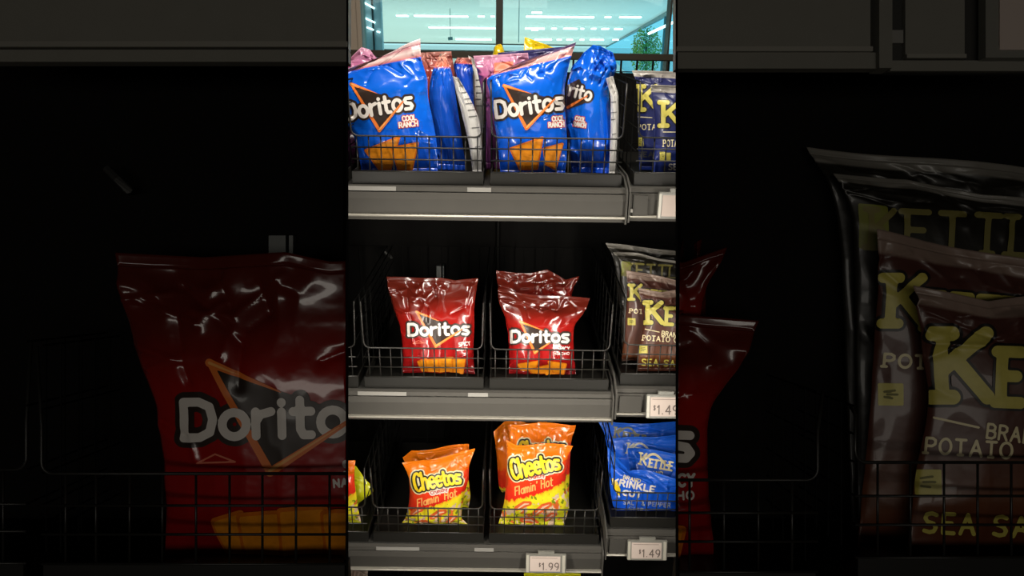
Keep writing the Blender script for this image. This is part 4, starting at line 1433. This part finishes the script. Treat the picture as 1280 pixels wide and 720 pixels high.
ZK = 3.168
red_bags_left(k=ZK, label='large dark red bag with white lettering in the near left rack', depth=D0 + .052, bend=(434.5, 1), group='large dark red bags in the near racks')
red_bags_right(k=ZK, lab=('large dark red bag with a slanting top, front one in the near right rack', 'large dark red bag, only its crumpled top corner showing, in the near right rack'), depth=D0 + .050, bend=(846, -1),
               group='large dark red bags in the near racks', back=dict(depth=D0 + .102))
maroon_bags(k=ZK, lab=('large maroon bag with yellow lettering in the near right rack', 'large maroon bag half hidden behind another in the near right rack', 'large dark olive bag with a pale top band in the near right rack', 'large dark bag with a thin pale top edge, rearmost in the near right rack'),
            depth=D0 + .045, group='large crisp bags in the near right rack', steps=[{}, dict(depth=D0 + .082), dict(depth=D0 + .115), dict(depth=D0 + .142)])

# ------------------------------------------------------------------ the shop around: floor, walls, window and the hall beyond
WY = 1.0
WALL = mat('dark_wall_paint', rgb(60, 58, 55), .8)
CEILM = mat('shop_ceiling', rgb(70, 70, 68), .8)


def struct(name, b, mt, **kw):
    return tagobj(b.build(name, mt, **kw), kind='structure')


b = MB(); b.box((-2.6, -3.2, -.05), (2.6, WY + .05, 0)); struct('floor', b, mat('shop_floor', rgb(88, 86, 82), .4, noise=.1, nscale=6))
b = MB(); b.box((-2.6, -3.2, 2.7), (2.6, WY + .05, 2.75)); struct('ceiling', b, CEILM)
b = MB(); b.box((-2.65, -3.2, 0), (-2.6, WY + .05, 2.7)); struct('wall_left', b, WALL)
b = MB(); b.box((2.6, -3.2, 0), (2.65, WY + .05, 2.7)); struct('wall_right', b, WALL)
b = MB(); b.box((-2.6, -3.25, 0), (2.6, -3.2, 2.7)); struct('wall_back', b, WALL)
wx0, wx1, wz0, wz1 = -1.1, 1.1, 1.0, 2.3
b = MB()
b.box((-2.6, WY, 0), (2.6, WY + .05, wz0))
b.box((-2.6, WY, wz1), (2.6, WY + .05, 2.7))
b.box((-2.6, WY, wz0), (wx0, WY + .05, wz1))
b.box((wx1, WY, wz0), (2.6, WY + .05, wz1))
struct('wall_front', b, WALL)
b = MB()
xm0, xm1 = at(620, 30, WY)[0], at(628.5, 30, WY)[0]
b.box((xm0, WY - .01, wz0), (xm1, WY + .045, wz1))
xm2, xm3 = at(836, 30, WY)[0], at(838, 30, WY)[0]
b.box((xm2, WY - .01, wz0), (xm3, WY + .045, wz1))
b.box((wx0, WY - .01, wz0 - .0), (wx1, WY + .045, wz0 + .03))
b.box((wx0, WY - .01, wz1 - .03), (wx1, WY + .045, wz1))
b.box((wx1 - .03, WY - .01, wz0), (wx1, WY + .045, wz1))
win = struct('window_1', b, mat('window_frame_dark', rgb(66, 62, 50), .5))
b = MB()
xa, xb = at(430, 30, WY)[0], at(453.5, 30, WY)[0]
b.box((xa, WY - .015, wz0), (xb, WY + .045, wz1))
b.box((xb - .012, WY - .022, wz0), (xb, WY - .012, wz1))
struct('trim_1', b, mat('beige_post', rgb(206, 188, 168), .6, noise=.08, nscale=12))


def glassmat(name, tint, gloss=.06):
    mt = bpy.data.materials.new(name)
    mt.use_nodes = True
    N, L = mt.node_tree.nodes, mt.node_tree.links
    N.clear()
    o = N.new('ShaderNodeOutputMaterial')
    tr = N.new('ShaderNodeBsdfTransparent')
    tr.inputs[0].default_value = tint
    gl = N.new('ShaderNodeBsdfGlossy')
    gl.inputs['Roughness'].default_value = .02
    mx = N.new('ShaderNodeMixShader')
    mx.inputs[0].default_value = gloss
    L.new(tr.outputs[0], mx.inputs[1])
    L.new(gl.outputs[0], mx.inputs[2])
    L.new(mx.outputs[0], o.inputs[0])
    return mt


b = MB(); b.box((wx0, WY + .018, wz0), (wx1, WY + .024, wz1))
b.build('pane', glassmat('tinted_glass', (.79, .985, .985, 1), .03), win)

# hall ceiling falls gently away from the window; its right edge meets a glazed wall
SL, ZC = .02, 2.42


def hall_z(Y):
    return ZC - SL * (Y - WY)


def at_ceiling(px, py):
    d = ray(px, py)
    # CAM.z + s d.z = ZC - SL*(CAM.y + s d.y - WY)
    s = (ZC - SL * (CAM[1] - WY) - CAM[2]) / (d[2] + SL * d[1])
    return CAM + d * s


HALL = mat('hall_ceiling_white', rgb(236, 236, 230), .7)
c0, c1 = at_ceiling(825, 20), at_ceiling(768, 52.5)
yE = 90.0
xe_ = c0[0] + (c1[0] - c0[0]) * (yE - c0[1]) / (c1[1] - c0[1])
xs_ = c0[0] + (c1[0] - c0[0]) * (WY + .06 - c0[1]) / (c1[1] - c0[1])
b = MB()
ys0 = WY + .06
q = [(-30, ys0, hall_z(ys0)), (xs_, ys0, hall_z(ys0)), (xe_, yE, hall_z(yE)), (-30, yE, hall_z(yE))]
b.hexa(q + [(x, y, z + .2) for x, y, z in q])
struct('trim_2', b, HALL)
b = MB()
b.hexa([(-30, ys0, -.1), (40, ys0, -.1), (40, 130, -.1), (-30, 130, -.1), (-30, ys0, 0), (40, ys0, 0), (40, 130, 0), (-30, 130, 0)])
struct('trim_3', b, mat('hall_floor', rgb(214, 216, 214), .5))
# head beam and mullions of the glazed wall on the right
b = MB()
dirv = np.array([c1[0] - c0[0], c1[1] - c0[1]])
dirv /= np.hypot(*dirv)
pa = np.array([xs_, ys0])
pb = pa + dirv * 95


def gl_box(s0, s1, z0, z1, th):
    nrm = np.array([dirv[1], -dirv[0]]) * th
    P = []
    for z in (z0, z1):
        for s, k in ((s0, -1), (s1, -1), (s1, 1), (s0, 1)):
            p = pa + dirv * s + nrm * k
            zz = hall_z(p[1]) if z is None else z
            P.append((p[0], p[1], zz))
    return P


for s in [3, 6, 9, 12, 15.5]:
    P = gl_box(s, s + .05, 0, 2.2, .03)
    b.hexa(P)
P = gl_box(0, 95, 0, 0, .04)
for i in range(4):
    P[i] = (P[i][0], P[i][1], hall_z(P[i][1]) - .09)
    P[i + 4] = (P[i + 4][0], P[i + 4][1], hall_z(P[i + 4][1]) - .001)
b.hexa(P)
w2 = struct('window_2', b, mat('hall_steel', rgb(70, 110, 116), .5))
b = MB()
P = gl_box(0, 95, 0, 0, .006)
for i in range(4):
    P[i] = (P[i][0], P[i][1], .01)
    P[i + 4] = (P[i + 4][0], P[i + 4][1], hall_z(P[i + 4][1]) - .1)
b.hexa(P)
b.build('pane', glassmat('blue_tinted_glass', (.60, .89, 1.0, 1), .03), w2)

# blue-grey wall panels at the hall's left
b = MB()
DL = 8.0
pl, pr = at(440, 30, DL)[0], at(477, 30, DL)[0]
b.box((pl - .5, DL, 0), (pr, DL + .1, hall_z(DL)))
for px in (455.5, 466.5):
    xx = at(px, 30, DL)[0]
    b.box((xx - .01, DL - .02, 0), (xx + .01, DL, hall_z(DL)), 1)
struct('trim_4', b, [mat('blue_grey_panel', rgb(196, 216, 222), .4), mat('panel_joint', rgb(46, 58, 62), .5)])

LIGHTM = mat('strip_light_diffuser', (1, 1, 1, 1), .5, emit=3.0)
runs = [(496, 510, 17.5), (519, 585, 18), (597, 606, 18.3), (613, 619, 18.3), (657, 744, 19), (756, 764, 19.2), (774, 802, 19.4), (664, 678, 13.5),
        (538, 619, 32.5), (656, 681, 33.5), (689, 696, 33.5), (704, 722, 33.6), (726, 730, 33.7), (739, 745, 33.7), (752, 761, 33.8), (768, 778, 34), (664, 673, 35.3),
        (571, 614, 47), (668, 690, 47.3), (696, 702, 47.3), (708, 716, 47.4), (725, 730, 47.4), (737, 755, 47.5), (766, 773, 47.5)]
for (xa, xb, y) in runs:
    p, q = at_ceiling(xa, y), at_ceiling(xb, y)
    yy = (p[1] + q[1]) / 2
    w = .012 * (yy + 1.17) / 9
    row = 'nearest row' if y < 25 else ('middle row' if y < 40 else 'farthest row')
    t = thing('ceiling_light', f'white strip light on the hall ceiling seen through the window, {row}', 'ceiling light', ((p[0] + q[0]) / 2, yy, hall_z(yy)), f'strip lights beyond the window, {row}')
    b = MB()
    b.box((p[0], yy - w * 6, hall_z(yy) - w * 1.2), (q[0], yy + w * 6, hall_z(yy) + .02))
    b.build('housing', HALL, t)
    b = MB()
    b.box((p[0] + .01, yy - w * 6.2, hall_z(yy) - w * 2.4), (q[0] - .01, yy + w * 5, hall_z(yy) - w * 1.0))
    b.build('diffuser', LIGHTM, t)
for i, (x0, y0, x1, y1) in enumerate([(454.5, 3, 468, 10.5), (456, 22.5, 469, 28.5), (458.5, 34, 467, 37.5), (471, 39, 475, 40.5)]):
    a, c = at(x0, y0, DL - .03), at(x1, y1, DL - .03)
    b = MB()
    b.tube([a, c], .009, 8)
    o = b.build('light_streak', LIGHTM)  # glowing tubes standing in for lights reflected in the panels
    tagobj(o, 'short slanting white reflection on the blue-grey panels at the top left, ' + ['topmost', 'second from the top', 'third from the top', 'lowest and smallest'][i], 'wall light', 'slanting light reflections beyond the window')
a, c = at(811, 42, 7.0), at(848, 25, 6.4)
b = MB()
b.tube([a, c], .014, 8)
tagobj(b.build('light_streak', LIGHTM), 'long slanting white light at the upper right in front of the tree', 'wall light')
a = at(648.3, 53, 11.0)
b = MB()
b.tube([a, (a[0], a[1], hall_z(a[1]))], .007, 6)
tagobj(b.build('reflection_line', HALL), 'thin white upright reflection, modelled as a rod, right of the dark window bar', 'rod')  # a reflection built as a thin white rod
# round sign / lamp hanging in the hall
c = at_ceiling(564, 44)
c = at(563, 48.5, 16)
b = MB()
b.tube([c + np.array([-.05, 0, 0]), c + np.array([.05, 0, .01])], .035, 12)
b.tube([c, (c[0], c[1], hall_z(c[1]))], .006, 6)
tagobj(b.build('security_camera', mat('hall_steel', rgb(70, 110, 116), .5)), 'small dark dome hanging from the hall ceiling seen through the window', 'camera')

# greenery behind the glazed wall
tp = at(808, 60, 24.0)
t = thing('tree', 'pale green leafy tree outside the glass at the upper right', 'tree', (tp[0], tp[1], 0))
b = MB()
b.tube([(tp[0], tp[1], 0), (tp[0] + .03, tp[1], .7), (tp[0] - .02, tp[1], 1.5)], .04, 8)
for s in range(8):
    a = s * .8
    b.tube([(tp[0], tp[1], .5 + s * .12), (tp[0] + .45 * math.cos(a), tp[1] + .45 * math.sin(a), .9 + s * .14)], .014, 5)
b.build('trunk', mat('bark', rgb(110, 100, 80), .8), t)
b = MB()
for i in range(1600):
    while True:
        p = Vector((rng.uniform(-1, 1), rng.uniform(-1, 1), rng.uniform(-1, 1)))
        if p.length < 1: break
    c = Vector((tp[0] + p.x * .52, tp[1] + p.y * .5, 1.15 + p.z * .8))
    a = Vector((rng.uniform(-1, 1), rng.uniform(-1, 1), rng.uniform(-1, 1))).normalized() * .05
    d = a.cross(Vector((rng.uniform(-1, 1), rng.uniform(-1, 1), rng.uniform(-1, 1)))).normalized() * .022
    b.add([c - a, c + d, c + a, c - d], [(0, 1, 2, 3)])
b.build('foliage', mat('leaf_green', rgb(120, 160, 70), .6, noise=.3, nscale=3), t)


# ------------------------------------------------------------------ light
def area(name, loc, target, sx, sy, power, color=(1, 1, 1), spread=math.pi):
    ld = bpy.data.lights.new(name, 'AREA')
    ld.shape = 'RECTANGLE'
    ld.size, ld.size_y = sx, sy
    ld.energy = power
    ld.color = color
    ld.spread = spread
    o = bpy.data.objects.new(name, ld)
    COL.objects.link(o)
    o.location = Vector([float(c) for c in loc])
    o.rotation_euler = (Vector([float(c) for c in target]) - o.location).to_track_quat('-Z', 'Y').to_euler()
    return o


WARM = (1.0, .93, .82)
# unseen fill lights added behind the two racks to brighten the bay
for s in (-1, 1):
    x = 640 + s * 312
    lo = wpt(x, 575, DB + .05)
    tgt = lo + FW * .5 - RT * (s * .62)
    L = area('bay_fill', lo, tgt, .05, .60, 2.5, WARM, math.radians(118))
    # long side runs up the rack
    z = -Vector((tgt - lo)).normalized()
    y = Vector(UP)
    y = (y - z * y.dot(z)).normalized()
    xx = y.cross(z)
    M = Matrix((xx, y, z)).transposed().to_4x4()
    M.translation = Vector(lo)
    L.matrix_world = M
area('shelf_top_fill', (0, -.17, 1.98), (0, .06, 1.25), .55, .10, 7.6, WARM)  # unseen fill added above the bay to brighten the top shelf
area('front_fill', (0, -3.0, 1.95), (0, -.4, 1.2), 2.4, .4, 6.2, WARM)  # unseen frontal fill added to lift the dim racks

area('hall_daylight_fill', (-2, 45, .1), (-2, 45.001, 5), 40, 66, 4300, (.97, 1, .97))  # daylight stand-in, added to brighten the hall ceiling
w = bpy.data.worlds.new('sky')
scene.world = w
w.use_nodes = True
bg = w.node_tree.nodes['Background']
bg.inputs[0].default_value = (.80, .97, 1.0, 1)
bg.inputs[1].default_value = 1.0

scene.view_settings.view_transform = 'Standard'
scene.view_settings.look = 'None'
scene.view_settings.exposure = 0
scene.view_settings.gamma = 1
scene.view_settings.use_curve_mapping = False
scene.cycles.max_bounces = 6
scene.cycles.transparent_max_bounces = 8
scene.cycles.sample_clamp_indirect = 4
scene.cycles.use_denoising = True
